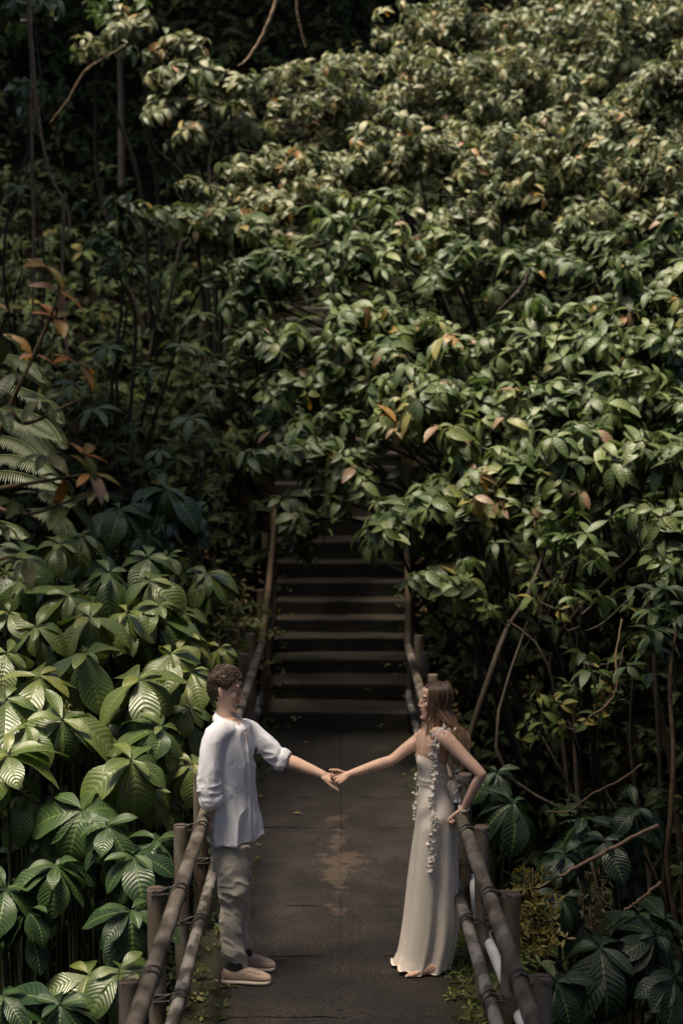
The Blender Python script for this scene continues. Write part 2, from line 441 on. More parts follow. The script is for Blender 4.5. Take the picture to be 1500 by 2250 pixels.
# ------------------------------------------------------------------ walkway
def deck_mat():
    m, nt, nd, ln, b = new_mat('wet_concrete')
    tc = nd.new('ShaderNodeTexCoord'); o = tc.outputs['Object']
    sep = nd.new('ShaderNodeSeparateXYZ'); ln.new(o, sep.inputs[0])
    n1 = noise_node(nd, ln, 2.2, 6, 0.6, o); n2 = noise_node(nd, ln, 60, 5, 0.8, o)
    r1 = ramp(nd, [(0.3, (0.012, 0.0095, 0.0085)), (0.5, (0.021, 0.0165, 0.0148)), (0.72, (0.037, 0.029, 0.0245))]); ln.new(n1.outputs[0], r1.inputs[0])
    sp = ramp(nd, [(0.38, (0.25, 0.25, 0.26)), (0.5, (0.9, 0.9, 0.9)), (0.6, (2.3, 2.15, 2.05)), (0.68, (4.2, 3.9, 3.7))]); ln.new(n2.outputs[0], sp.inputs[0])
    mul = nd.new('ShaderNodeMix'); mul.data_type = 'RGBA'; mul.blend_type = 'MULTIPLY'; mul.inputs[0].default_value = 1
    ln.new(r1.outputs[0], mul.inputs[6]); ln.new(sp.outputs[0], mul.inputs[7])
    # pale worn patch along the middle joint
    dx = math_node(nd, ln, 'ABSOLUTE', math_node(nd, ln, 'ADD', sep.outputs[0], 0.02))
    n3 = noise_node(nd, ln, 3.4, 5, 0.65, o)
    dy = math_node(nd, ln, 'ABSOLUTE', math_node(nd, ln, 'SUBTRACT', sep.outputs[1], 11.3))
    w = math_node(nd, ln, 'SUBTRACT', 1.16, math_node(nd, ln, 'ADD', math_node(nd, ln, 'MULTIPLY', dx, 2.4), math_node(nd, ln, 'MULTIPLY', dy, 0.34)))
    pv = math_node(nd, ln, 'ADD', w, math_node(nd, ln, 'MULTIPLY', math_node(nd, ln, 'SUBTRACT', n3.outputs[0], 0.5), 2.6))
    pr = ramp(nd, [(0.82, (0, 0, 0)), (0.98, (1, 1, 1))]); ln.new(pv, pr.inputs[0])
    c = mixc(nd, ln, math_node(nd, ln, 'MULTIPLY', pr.outputs[0], 0.6), mul.outputs[2], (0.095, 0.066, 0.048))
    # moss towards both edges
    n4 = noise_node(nd, ln, 5, 6, 0.65, o)
    e = math_node(nd, ln, 'MULTIPLY', math_node(nd, ln, 'SUBTRACT', math_node(nd, ln, 'ABSOLUTE', math_node(nd, ln, 'ADD', sep.outputs[0], 0.03)), 0.42), 2.6)
    mv = math_node(nd, ln, 'ADD', e, math_node(nd, ln, 'SUBTRACT', n4.outputs[0], 0.5))
    mr = ramp(nd, [(0.3, (0, 0, 0)), (0.75, (1, 1, 1))]); ln.new(mv, mr.inputs[0])
    c = mixc(nd, ln, math_node(nd, ln, 'MULTIPLY', mr.outputs[0], 0.8), c, (0.022, 0.021, 0.008))
    # patchy darkening in the far half, by the stairs
    n5 = noise_node(nd, ln, 1.6, 4, 0.6, o)
    gm = ramp(nd, [(0.3, (0, 0, 0)), (0.9, (1, 1, 1))])
    ln.new(math_node(nd, ln, 'ADD', math_node(nd, ln, 'MULTIPLY', math_node(nd, ln, 'SUBTRACT', sep.outputs[1], 12.2), 0.35), math_node(nd, ln, 'SUBTRACT', n5.outputs[0], 0.5)), gm.inputs[0])
    c = mixc(nd, ln, math_node(nd, ln, 'MULTIPLY', gm.outputs[0], 0.7), c, (0.010, 0.009, 0.006))
    ln.new(c, b.inputs['Base Color'])
    ln.new(math_node(nd, ln, 'ADD', math_node(nd, ln, 'MULTIPLY', n1.outputs[0], 0.4), 0.42), b.inputs['Roughness'])
    bp = nd.new('ShaderNodeBump'); bp.inputs['Strength'].default_value = 0.9; bp.inputs['Distance'].default_value = 0.012
    ln.new(n2.outputs[0], bp.inputs['Height']); ln.new(bp.outputs[0], b.inputs['Normal'])
    b.inputs['Specular IOR Level'].default_value = 0.35
    return m
M['deck'] = deck_mat()
XL, XR = -0.93, 0.87
joints = [2.8, 3.74, 4.68, 5.62, 6.56, 7.5, 8.44, 9.37, 10.3, 11.24, 12.18, 13.1, 14.05, 15.0, STAIR[0][0] + 0.02]
mb = MB()
box(mb, (XL - 0.02, joints[0], -0.30), (XR + 0.02, joints[-1], -0.010))
for a, b_ in zip(joints[:-1], joints[1:]):
    for x0, x1 in ((XL, -0.011), (0.001, XR)):
        lo = np.array((x0, a + 0.002, -0.02)); hi = np.array((x1, b_ - 0.002, rng.uniform(-0.0015, 0.0015)))
        # slab with softened, slightly chipped edges
        nx_, ny_ = 10, 10
        gx_ = np.linspace(lo[0], hi[0], nx_); gy_ = np.linspace(lo[1], hi[1], ny_)
        X_, Y_ = np.meshgrid(gx_, gy_, indexing='ij')
        edge = np.minimum(np.minimum(X_ - lo[0], hi[0] - X_), np.minimum(Y_ - lo[1], hi[1] - Y_))
        Z_ = hi[2] - 0.006 * np.exp(-edge / 0.004) * rng.uniform(0.0, 1.4, X_.shape) + rng.normal(0, 0.0008, X_.shape)
        ii, jj = np.meshgrid(np.arange(nx_ - 1), np.arange(ny_ - 1), indexing='ij')
        qq = np.stack([ii * ny_ + jj, (ii + 1) * ny_ + jj, (ii + 1) * ny_ + jj + 1, ii * ny_ + jj + 1], -1).reshape(-1, 4)
        V_ = np.stack([X_, Y_, Z_], -1).reshape(-1, 3)
        mb.add(V_, qq)
tag(mb.build('walkway', M['deck']), kind='structure')

# ------------------------------------------------------------------ staircase
def stair_mat():
    m, nt, nd, ln, b = new_mat('mossy_stone')
    tc = nd.new('ShaderNodeTexCoord'); o = tc.outputs['Object']
    n1 = noise_node(nd, ln, 3.5, 6, 0.65, o); n2 = noise_node(nd, ln, 40, 4, 0.6, o)
    r1 = ramp(nd, [(0.3, (0.010, 0.009, 0.006)), (0.55, (0.022, 0.018, 0.012)), (0.75, (0.05, 0.036, 0.02))]); ln.new(n1.outputs[0], r1.inputs[0])
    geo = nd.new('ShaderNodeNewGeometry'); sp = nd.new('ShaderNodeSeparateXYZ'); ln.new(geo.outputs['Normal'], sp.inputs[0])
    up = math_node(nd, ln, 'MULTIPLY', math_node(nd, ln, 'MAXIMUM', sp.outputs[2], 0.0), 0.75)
    c = mixc(nd, ln, up, r1.outputs[0], (0.044, 0.029, 0.018))      # paler treads, darker risers: canopy shade put into the mossy stone colour
    ln.new(c, b.inputs['Base Color'])
    b.inputs['Roughness'].default_value = 0.7
    bp = nd.new('ShaderNodeBump'); bp.inputs['Strength'].default_value = 0.6; bp.inputs['Distance'].default_value = 0.015
    ln.new(n2.outputs[0], bp.inputs['Height']); ln.new(bp.outputs[0], b.inputs['Normal'])
    return m
M['stair'] = stair_mat()
def stair_side(Y):
    return (-0.83 - 0.0 * (Y - 15.6), 0.75)
st = thing('stone_staircase', (0, STAIR[0][0], 0), 'dark mossy stone staircase climbing from the end of the walkway into the jungle', 'staircase')
for k, (Y, a, b_) in enumerate(STAIR):
    nY = STAIR[k + 1][0] if k + 1 < len(STAIR) else Y + 0.4
    x0, x1 = stair_side(Y)
    n = 26
    xs = np.linspace(x0, x1, n)
    wob = np.cumsum(rng.normal(0, 0.003, n)); wob -= wob.mean()
    sag = np.cumsum(rng.normal(0, 0.0014, n)); sag -= sag.mean()
    prof = [(Y + 0.012, a - 0.08), (Y + 0.004, b_ - 0.05), (Y - 0.004, b_ - 0.018), (Y + 0.008, b_ - 0.004), (Y + 0.03, b_), (nY + 0.05, b_ + 0.004)]
    V_ = np.array([[(x, py_ + wob[i] * (1 if c < 5 else 0), pz_ + (sag[i] if 1 <= c else 0)) for c, (py_, pz_) in enumerate(prof)] for i, x in enumerate(xs)])
    mbs = MB(); m_ = len(prof)
    ii, jj = np.meshgrid(np.arange(n - 1), np.arange(m_ - 1), indexing='ij')
    qq = np.stack([ii * m_ + jj, (ii + 1) * m_ + jj, (ii + 1) * m_ + jj + 1, ii * m_ + jj + 1], -1).reshape(-1, 4)
    mbs.add(V_.reshape(-1, 3), qq)
    mbs.build('step', M['stair'], st)

# ------------------------------------------------------------------ railings
def post_mat():
    m, nt, nd, ln, b = new_mat('weathered_post')
    tc = nd.new('ShaderNodeTexCoord'); o = tc.outputs['Object']
    mp = nd.new('ShaderNodeMapping'); mp.inputs['Scale'].default_value = (1, 1, 0.3); ln.new(o, mp.inputs[0])
    n1 = noise_node(nd, ln, 9, 6, 0.65, mp.outputs[0], 0.6); n2 = noise_node(nd, ln, 60, 4, 0.6, mp.outputs[0])
    r1 = ramp(nd, [(0.34, (0.018, 0.013, 0.009)), (0.44, (0.09, 0.06, 0.035)), (0.54, (0.125, 0.10, 0.08)), (0.75, (0.19, 0.165, 0.145))]); ln.new(n1.outputs[0], r1.inputs[0])
    geo = nd.new('ShaderNodeNewGeometry'); sp = nd.new('ShaderNodeSeparateXYZ'); ln.new(geo.outputs['Normal'], sp.inputs[0])
    top = math_node(nd, ln, 'GREATER_THAN', sp.outputs[2], 0.7)
    c = mixc(nd, ln, math_node(nd, ln, 'MULTIPLY', top, 0.8), r1.outputs[0], (0.10, 0.062, 0.045))
    ln.new(c, b.inputs['Base Color']); b.inputs['Roughness'].default_value = 0.72
    bp = nd.new('ShaderNodeBump'); bp.inputs['Strength'].default_value = 0.4; bp.inputs['Distance'].default_value = 0.006
    ln.new(n2.outputs[0], bp.inputs['Height']); ln.new(bp.outputs[0], b.inputs['Normal'])
    return m
M['post'] = post_mat()
M['rail'] = surf_mat('weathered_rail', [(0.34, (0.030, 0.022, 0.016)), (0.48, (0.098, 0.078, 0.062)), (0.66, (0.20, 0.172, 0.148))], scale=9, bump=0.3, stretch=(1, 0.5, 1), rough=(0.55, 0.75), dist=0.004)
M['rail_low'] = surf_mat('peeling_rail', [(0.36, (0.02, 0.017, 0.015)), (0.47, (0.05, 0.042, 0.036)), (0.55, (0.16, 0.145, 0.135)), (0.8, (0.27, 0.25, 0.24))], scale=8, bump=0.4, stretch=(1, 0.6, 1), rough=(0.5, 0.7), dist=0.004)
M['bamboo'] = surf_mat('old_bamboo', [(0.3, (0.05, 0.034, 0.018)), (0.55, (0.12, 0.085, 0.05)), (0.8, (0.20, 0.155, 0.10))], scale=10, bump=0.3, dist=0.004)

def post(parent, p, top, r=0.048, base=None, mat=None):
    mbp = MB()
    base = p[2] if base is None else base
    n = 20; th = np.arange(n) / n * 2 * np.pi
    rj = r * (1 + 0.03 * np.sin(th * 2 + rng.uniform(0, 6)))
    lean = rng.normal(0, 0.012, 2)
    rings = []
    for zz, s in ((base, 1.02), (base + 0.35, 1.0), (base + 0.7, 0.99), (top - 0.012, 1.0), (top - 0.003, 0.975), (top, 0.93)):
        t = (zz - base) / (top - base)
        rings.append(np.stack([p[0] + lean[0] * t + rj * s * np.cos(th), p[1] + lean[1] * t + rj * s * np.sin(th), np.full(n, zz)], -1))
    V_ = np.concatenate(rings); m_ = len(rings)
    ii = np.arange(m_ - 1)[:, None] * n; jj = np.arange(n)[None]
    qq = np.stack([ii + jj, ii + (jj + 1) % n, ii + n + (jj + 1) % n, ii + n + jj], -1).reshape(-1, 4)
    mbp.add(V_, [a for a in qq] + [(m_ - 1) * n + np.arange(n)])
    o = mbp.build('post', mat or M['post'], parent)
    return o

def tie(parent, rc, rr, pc, pr, ydir=1):
    """two wire loops round rail centre rc (rail runs along y) and out to the post pc"""
    mbp = MB()
    for dy in (-0.03, 0.035):
        th = np.linspace(0, 2 * np.pi, 21)
        loop = np.stack([rc[0] + (rr + 0.004) * np.cos(th), rc[1] + dy + 0.02 * np.cos(th) * ydir, rc[2] + (rr + 0.004) * np.sin(th)], -1)
        tube(mbp, loop, 0.0045, 5, 40)
    s = np.sign(pc[0] - rc[0])
    for dz in (0.012, -0.02):
        tube(mbp, [(rc[0] - 0.2 * s * rr, rc[1] - 0.03, rc[2] + rr + 0.004 + dz), (rc[0] + s * rr * 1.2, rc[1] - 0.04, rc[2] + 0.03 + dz), (pc[0] + s * pr * 0.7, pc[1] - pr - 0.006, rc[2] + 0.028 + dz)], 0.004, 5, 12)
    tube(mbp, [(pc[0] - s * pr * 1.3, pc[1] - pr - 0.01, rc[2] + 0.05), (pc[0] + s * pr * 0.2, pc[1] - pr - 0.012, rc[2] + 0.02)], 0.0035, 5, 4)
    mbp.build('wire_tie', M['wire'], parent)

def pipe(parent, name, pts, r, mat, node_every=None):
    mbp = MB()
    m_ = max(24, 8 * len(pts)); 
    tube(mbp, pts, r, 14, m_, jitter=0.012)
    return mbp.build(name, mat, parent)

def railing(side):
    lab = ('grey pole railing with wire ties on the left edge of the walkway, behind the man', 'grey pole railing with wire ties on the right edge of the walkway, behind the woman')[side > 0]
    X = 0.80 if side > 0 else -0.885
    Xr = 0.705 if side > 0 else -0.785
    rt = thing('bridge_railing', (X, 9, 0), lab, 'railing', 'railings of the walkway')
    ys = [4.1, 5.24, 6.38, 7.52, 8.68, 9.83, 10.98, 12.1, 13.25, 14.4, 15.5]
    zr = (lambda y: 0.985 - 0.014 * (y - 6)) if side > 0 else (lambda y: 1.0 - 0.012 * (y - 6))
    zl = lambda y: 0.47 - 0.01 * (y - 6)
    Xl = Xr + 0.005 * side
    xo = (lambda y: 0.03 - 0.0148 * (min(y, 11) - 6)) if side > 0 else (lambda y: 0.0)
    top_pts = [(Xr + xo(y), y, zr(y)) for y in (3.2, 6, 8, 10, 12, 14, 15.7)]
    pipe(rt, 'handrail', top_pts, 0.037, M['rail'])
    low_pts = [(Xl + xo(y), y, zl(y) + rng.normal(0, 0.006)) for y in (3.2, 5, 7, 9, 11, 13, 15.7)]
    pipe(rt, 'lower_rail', low_pts, 0.034, M['rail_low'])
    for y in ys:
        t = 1.005 + rng.normal(0, 0.012)
        p = post(rt, (X + xo(y), y, 0), t, 0.045 + rng.normal(0, 0.002), base=-0.25)
        if 5 < y < 13:
            tie(rt, (Xr + xo(y), y, zr(y)), 0.037, (X + xo(y), y, 0), 0.048)
            tie(rt, (Xl + xo(y), y, zl(y)), 0.034, (X + xo(y), y, 0), 0.048)
    return rt
railing(-1); railing(1)

# stair handrails of old bamboo
def stair_rail(side):
    lab = ('brown bamboo handrail with leaning posts along the left side of the stone stairs', 'thin bamboo handrail along the right side of the stone stairs')[side > 0]
    if side < 0:
        top = [at(575, 1410, 15.72), at(588, 1305, 17.2), at(598, 1205, 18.3), at(605, 1112, 19.2)]
        up = [at(606, 1113, 19.2), at(622, 1092, 19.5), at(645, 1072, 19.9)]
        low = [at(578, 1524, 15.72), at(592, 1420, 16.8), at(600, 1330, 17.6), at(604, 1250, 18.3)]
        posts = [(574, 1296, 1440, 17.3), (582, 1172, 1300, 18.4), (600, 1095, 1200, 19.3), (586, 1392, 1530, 16.2)]
    else:
        top = [at(895, 1420, 15.72), at(896, 1310, 17.2), at(893, 1215, 18.4), at(890, 1130, 19.3)]
        up = None
        low = [at(898, 1522, 15.72), at(900, 1420, 16.9), at(897, 1350, 17.6)]
        posts = [(912, 1390, 1540, 16.4), (901, 1300, 1440, 17.5), (898, 1200, 1320, 18.5)]
    rt = thing('stair_handrail', (top[0][0], top[0][1], 0), lab, 'handrail', 'bamboo handrails of the stairs')
    pipe(rt, 'top_rail', top, [0.033, 0.033, 0.032, 0.030], M['bamboo'])
    if up: pipe(rt, 'top_rail', up, 0.030, M['bamboo'])
    pipe(rt, 'lower_rail', low, 0.034, M['bark'])
    for px, y0, y1, Y in posts:
        a = at(px, y1, Y); b_ = at(px, y0, Y)
        post(rt, (b_[0], Y, 0), b_[2], 0.042, base=a[2] - 0.3, mat=M['bamboo'] if side < 0 else M['bark'])
    return rt
stair_rail(-1); stair_rail(1)

# white pipe outside the right railing
wp = [at(1040, 1930, 9.9), at(1050, 2010, 9.2), at(1090, 2110, 8.35), at(1145, 2245, 7.4), at(1240, 2450, 6.3)]
mb = MB(); tube(mb, wp, 0.030, 14, 40)
tag(mb.build('water_pipe', M['pipe_white']), 'white plastic pipe running along the outside of the right railing', 'pipe')
# ------------------------------------------------------------------ shrubs with layered boughs
def limb(mb, a, b_, r0, r1, sag=0.15, m=14, sides=7):
    a = np.asarray(a, float); b_ = np.asarray(b_, float)
    L = np.linalg.norm(b_ - a)
    p1 = a * 0.66 + b_ * 0.34 + np.array((0, 0, sag * L)) + rng.normal(0, 0.05 * L, 3)
    p2 = a * 0.3 + b_ * 0.7 + np.array((0, 0, sag * 0.8 * L)) + rng.normal(0, 0.04 * L, 3)
    tube(mb, [a, p1, p2, b_], [r0, r0 * 0.75 + r1 * 0.25, r0 * 0.4 + r1 * 0.6, r1], sides, m, jitter=0.04)
    return np.array([a, p1, p2, b_])

def shrub(name, label, cat, root, pads, L=0.22, mat='shrub', cover=2.0, group=None, ratio=0.40, k=6, el=-0.3, curl=1.0, twigs=True, trunk_r=0.034, tone=None, barkmat='bark', lenvar=1.0, hang=0.0):
    root = np.array(root, float)
    if root[1] > 14 and -1.4 < root[0] < 1.7:
        root[0] = 1.7 + 0.15 * abs(root[0]) if root[0] > -0.9 else -1.6
        root[2] = float(ground_h(root[0], root[1])) - 0.1
    t = thing(name, root, label, cat, group)
    mf, mw = MB(), MB()
    for pd in pads:
        px, py, Y, rx, ry = pd[:5]; dens = pd[5] if len(pd) > 5 else 1.0
        c = at(px, py, Y); pm = Y / F_PX
        rad = np.array((rx * pm, max(0.35, min(rx, ry * 2.2) * pm * 0.8), ry * pm))
        Lp = L / pm
        area = math.pi * rx * ry
        n = max(4, int(dens * cover * 3.7 * area / (k * 0.5 * Lp * Lp * ratio * 0.75)))
        d = nrm(rng.normal(size=(n * 3, 3)))
        keep = (d[:, 2] > -0.55) & (d[:, 1] < 0.75)
        d = d[keep][:n]
        rr = rng.uniform(0.15, 1, len(d)) ** 0.45
        # lumpy outline
        lump = 1 + 0.38 * np.sin(d[:, 0] * 4.3 + px) * np.cos(d[:, 2] * 5 + py * 1.7) + rng.normal(0, 0.14, len(d))
        P = c + d * rad * (rr * lump)[:, None]
        tilt = 0.16 + 0.2 * math.sin(px * 0.37 + py * 0.11)
        P[:, 2] += tilt * (P[:, 0] - c[0]) - 0.10 * np.abs(P[:, 0] - c[0])          # boughs hang down at their tips
        gap = fbm(P, (1.9, 1.9, 2.6), px * 0.01) + 0.5 * fbm(P, (4.5, 4.5, 5.5), 3.3)
        ok = gap > -0.13 + rng.normal(0, 0.12, len(P))
        P, d = P[ok], d[ok]
        if len(P) < 3: continue
        A = nrm(d * np.array((0.7, 0.7, 0.5)) + np.array((0, -0.12, 0.75)) + rng.normal(0, 0.28, d.shape))
        tn = None if tone is None else np.clip(tone + rng.normal(0, 0.2, len(P)), 0, 1)
        whorls(mf, P, A, k, L * lenvar * rng.uniform(0.62, 1.18, len(P)), ratio, el, curl, 0.3, 0.38, 6, 'ovate', 3, tn, along=0.12)
        # loose drooping sprays that break the outline
        if dens > 0.65:
            for _ in range(int(rng.integers(2, 5))):
                dv = nrm(np.array((rng.normal(-0.05, 0.9), rng.normal(-0.5, 0.4), rng.normal(0.1, 0.35))))
                e0 = c + dv * rad * 0.55; ln_ = rng.uniform(0.4, 0.85) * min(0.9, rad[0] + 0.1)
                ts = np.linspace(0, 1, 7)[:, None]
                arc = e0 + dv * ln_ * ts + np.array((0, 0, -0.36 * ln_)) * ts ** 2
                tube(mw, arc, np.linspace(0.009, 0.003, 7), 4, 14)
                PP = np.repeat(arc[1:], 2, 0) + rng.normal(0, 0.03, (12, 3))
                tdir = nrm(np.gradient(arc, axis=0))[1:]
                whorls(mf, PP, nrm(np.repeat(tdir, 2, 0) * 0.5 + np.array((0, -0.15, 0.8)) + rng.normal(0, 0.2, (12, 3))), 4, L * lenvar * rng.uniform(0.7, 1.15, 12), ratio, el - 0.1, curl, 0.3, 0.35, 6, 'ovate', 3, None if tone is None else np.clip(tone + rng.normal(0.06, 0.18, 12), 0, 1))
        # limb and twigs
        q = limb(mw, root + rng.normal(0, 0.05, 3), c + np.array((0, 0.05, -rad[2] * 0.25)), trunk_r, trunk_r * 0.3, 0.12)
        if twigs:
            sel = rng.choice(len(P), min(len(P), 40), replace=False)
            for s_ in sel:
                tt = rng.uniform(0.6, 1.0)
                a0 = q[2] * (1 - tt) + q[3] * tt if tt < 1 else q[3]
                tube(mw, [a0, (a0 + P[s_]) / 2 + np.array((0, 0, -0.06)) + rng.normal(0, 0.05, 3), P[s_]], [trunk_r * 0.22, 0.008, 0.004], 4, 6)
    mf.build('foliage', M[mat], t)
    mw.build('branches', M[barkmat], t)
    return t

def on_ground(px, py, Y):
    p = at(px, py, Y); return np.array((p[0], Y, float(ground_h(p[0], Y)) - 0.1))

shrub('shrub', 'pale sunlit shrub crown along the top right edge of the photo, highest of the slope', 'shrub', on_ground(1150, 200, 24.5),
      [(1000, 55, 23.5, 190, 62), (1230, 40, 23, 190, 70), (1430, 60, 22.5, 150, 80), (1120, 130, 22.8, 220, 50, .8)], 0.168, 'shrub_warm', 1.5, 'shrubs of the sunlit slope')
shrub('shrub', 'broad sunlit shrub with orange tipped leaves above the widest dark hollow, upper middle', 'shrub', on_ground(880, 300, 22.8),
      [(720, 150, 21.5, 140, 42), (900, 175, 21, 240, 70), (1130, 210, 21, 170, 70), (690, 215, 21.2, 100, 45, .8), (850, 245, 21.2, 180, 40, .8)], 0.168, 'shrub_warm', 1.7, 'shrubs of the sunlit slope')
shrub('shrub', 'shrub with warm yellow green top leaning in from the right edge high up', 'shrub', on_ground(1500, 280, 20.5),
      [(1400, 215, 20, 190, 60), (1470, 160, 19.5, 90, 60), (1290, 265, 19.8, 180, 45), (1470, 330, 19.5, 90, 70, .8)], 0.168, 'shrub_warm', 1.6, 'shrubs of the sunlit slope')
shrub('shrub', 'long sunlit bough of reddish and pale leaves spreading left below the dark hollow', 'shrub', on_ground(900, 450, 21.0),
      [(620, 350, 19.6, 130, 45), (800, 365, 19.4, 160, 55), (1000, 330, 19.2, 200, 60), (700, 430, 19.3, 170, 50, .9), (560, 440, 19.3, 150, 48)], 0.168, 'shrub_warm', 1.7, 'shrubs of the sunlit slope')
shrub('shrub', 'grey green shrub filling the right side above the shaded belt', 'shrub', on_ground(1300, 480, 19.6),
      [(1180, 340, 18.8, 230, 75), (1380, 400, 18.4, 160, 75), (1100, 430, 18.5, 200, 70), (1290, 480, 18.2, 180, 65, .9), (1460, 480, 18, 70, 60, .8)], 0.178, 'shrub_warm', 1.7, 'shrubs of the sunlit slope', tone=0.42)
shrub('shrub', 'pale bough with hanging leaves reaching far left into the dark', 'shrub', on_ground(700, 560, 19.4),
      [(430, 480, 18.4, 95, 55), (560, 505, 18.2, 140, 50), (740, 490, 18, 160, 60), (300, 475, 18.8, 50, 35, .7), (880, 520, 17.8, 130, 50, .8)], 0.22, 'shrub', 1.5, 'shrubs of the sunlit slope', tone=0.58)
shrub('shrub', 'shaded shrub behind the middle belt between two sunlit boughs', 'shrub', on_ground(950, 640, 18.6),
      [(700, 580, 17.6, 200, 60, .7), (950, 590, 17.6, 220, 60, .7), (1200, 580, 17.4, 220, 60, .7), (1400, 560, 17.2, 140, 50, .7), (560, 640, 17.2, 70, 70, .9), (620, 600, 17.2, 70, 50)], 0.21, 'shrub', 1.5, 'shrubs of the shaded belt', tone=0.3)
shrub('shrub', 'bright shrub at left centre whose leaves stand against the dark gap', 'shrub', on_ground(760, 830, 17.6),
      [(560, 745, 16.3, 95, 48), (660, 760, 16.2, 120, 52), (800, 690, 16.4, 110, 50), (900, 715, 16.4, 110, 50, .8), (560, 840, 16.3, 70, 60), (680, 850, 16.2, 120, 50, .8), (780, 800, 16.0, 120, 60, .7)], 0.22, 'shrub', 1.5, 'shrubs over the stairs', tone=0.5)
shrub('shrub', 'green shrub with yellow top leaves arching in from the right edge at mid height', 'shrub', on_ground(1380, 800, 16.6),
      [(1270, 680, 15.8, 110, 40), (1400, 655, 15.6, 130, 50), (1240, 750, 15.6, 200, 55, .9), (1430, 760, 15.2, 120, 80, .9), (1090, 745, 15.8, 120, 45)], 0.232, 'shrub', 1.5, 'shrubs over the stairs', tone=0.48)
shrub('shrub', 'dusty leaved shrub right of centre hanging over the top of the stairs', 'shrub', on_ground(1150, 930, 16.2),
      [(900, 840, 15.3, 110, 45), (1010, 870, 15.1, 130, 55), (1130, 880, 15, 150, 60), (1290, 860, 14.9, 150, 60), (1420, 880, 14.7, 110, 70, .7), (920, 930, 15.2, 120, 45, .6)], 0.232, 'shrub', 1.5, 'shrubs over the stairs', tone=0.5)
shrub('shrub', 'dangling sprays of mottled leaves over the top of the left stair handrail', 'shrub', on_ground(760, 1000, 16.8),
      [(640, 1000, 15.3, 70, 42, .9), (720, 1005, 15.2, 80, 45, .8), (800, 1000, 15.3, 110, 45, .7), (690, 1090, 15.2, 50, 36, .8), (655, 1145, 15.1, 36, 24, .9), (860, 940, 15.4, 130, 50, .6), (740, 930, 15.6, 110, 40, .6), (590, 930, 16, 60, 60, .6)], 0.232, 'shrub', 1.4, 'shrubs over the stairs', tone=0.45)
shrub('shrub', 'lowest sunlit bough on the right with large pale leaves in stars', 'shrub', on_ground(1300, 1150, 15.2),
      [(1080, 1020, 14.2, 150, 55), (1230, 1000, 14, 150, 55), (1370, 1010, 13.8, 110, 55), (1460, 990, 13.6, 60, 70), (1000, 1060, 14.2, 110, 50, .8), (1170, 1085, 14, 170, 45, .7)], 0.238, 'shrub', 1.45, 'shrubs over the stairs', tone=0.55)
shrub('shrub', 'drooping green spray hanging in front of the right side of the stairs', 'shrub', on_ground(1050, 1240, 15.0),
      [(905, 1125, 14.1, 65, 40), (860, 1165, 14, 40, 30), (960, 1150, 14.1, 90, 50, .8), (1010, 1215, 14, 90, 45, .6), (850, 1240, 13.9, 28, 24, .8), (975, 1275, 13.9, 60, 40, .7), (1080, 1130, 14.2, 140, 50, .5)], 0.238, 'shrub', 1.25, 'shrubs over the stairs', tone=0.42)
shrub('shrub', 'small bright spray of blotched leaves at the right edge above the gorge', 'shrub', on_ground(1560, 1300, 13.6),
      [(1480, 1215, 12.8, 40, 45), (1490, 1120, 12.8, 50, 40), (1400, 1110, 13, 60, 30, .6)], 0.21, 'shrub', 1.3, 'shrubs over the stairs', tone=0.55)
shrub('shrub', 'thin dark green shrub with hanging sprigs right of the woman', 'shrub', on_ground(1400, 1600, 12.6),
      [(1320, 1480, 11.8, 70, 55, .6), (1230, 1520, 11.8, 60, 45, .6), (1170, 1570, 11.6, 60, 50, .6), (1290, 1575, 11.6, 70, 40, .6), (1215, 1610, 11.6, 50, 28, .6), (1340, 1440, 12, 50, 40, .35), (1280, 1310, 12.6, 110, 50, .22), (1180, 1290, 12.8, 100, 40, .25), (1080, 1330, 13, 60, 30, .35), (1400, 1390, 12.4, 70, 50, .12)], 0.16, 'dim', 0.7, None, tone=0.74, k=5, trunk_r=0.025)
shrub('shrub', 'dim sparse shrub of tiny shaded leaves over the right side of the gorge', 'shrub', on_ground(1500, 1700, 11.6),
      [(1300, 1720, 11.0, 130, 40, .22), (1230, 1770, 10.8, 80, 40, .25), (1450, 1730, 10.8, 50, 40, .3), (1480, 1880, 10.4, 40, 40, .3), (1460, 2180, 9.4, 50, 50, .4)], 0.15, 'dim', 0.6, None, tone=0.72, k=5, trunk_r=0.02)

shrub('shrub', 'added inner shrub hidden behind the hanging sprays, shading the upper stairs', 'shrub', np.array((2.3, 18.5, 1.0)),
      [(740, 870, 17.6, 190, 60), (800, 800, 18.6, 200, 60), (720, 780, 19.6, 200, 60), (860, 900, 16.8, 150, 50)], 0.232, 'shrub', 1.0, None, tone=0.25)  # hidden boughs added to keep light off the stairs
# upper left sprays against the dark
shrub('sapling', 'slim sapling with a pale leafy top in the upper left dark', 'tree', on_ground(330, 300, 21.5),
      [(300, 55, 20.5, 90, 38), (370, 95, 20.5, 60, 30), (210, 90, 20.6, 50, 24, .6), (190, 105, 20.6, 40, 18, .6)], 0.215, 'shrub_warm', 1.3, 'saplings of the dark upper left', tone=0.5, trunk_r=0.035)
shrub('sapling', 'sapling with drooping pale leaves, right of the slim one in the upper left', 'tree', on_ground(470, 420, 20.8),
      [(430, 165, 19.8, 80, 32), (500, 185, 19.8, 60, 40, .7), (400, 235, 19.8, 50, 45, .9), (430, 290, 19.8, 40, 32, .8), (370, 200, 20, 40, 30, .6), (520, 260, 20, 60, 60, .6), (560, 200, 20.5, 60, 50, .5)], 0.22, 'shrub_warm', 1.2, 'saplings of the dark upper left', tone=0.42, trunk_r=0.035)
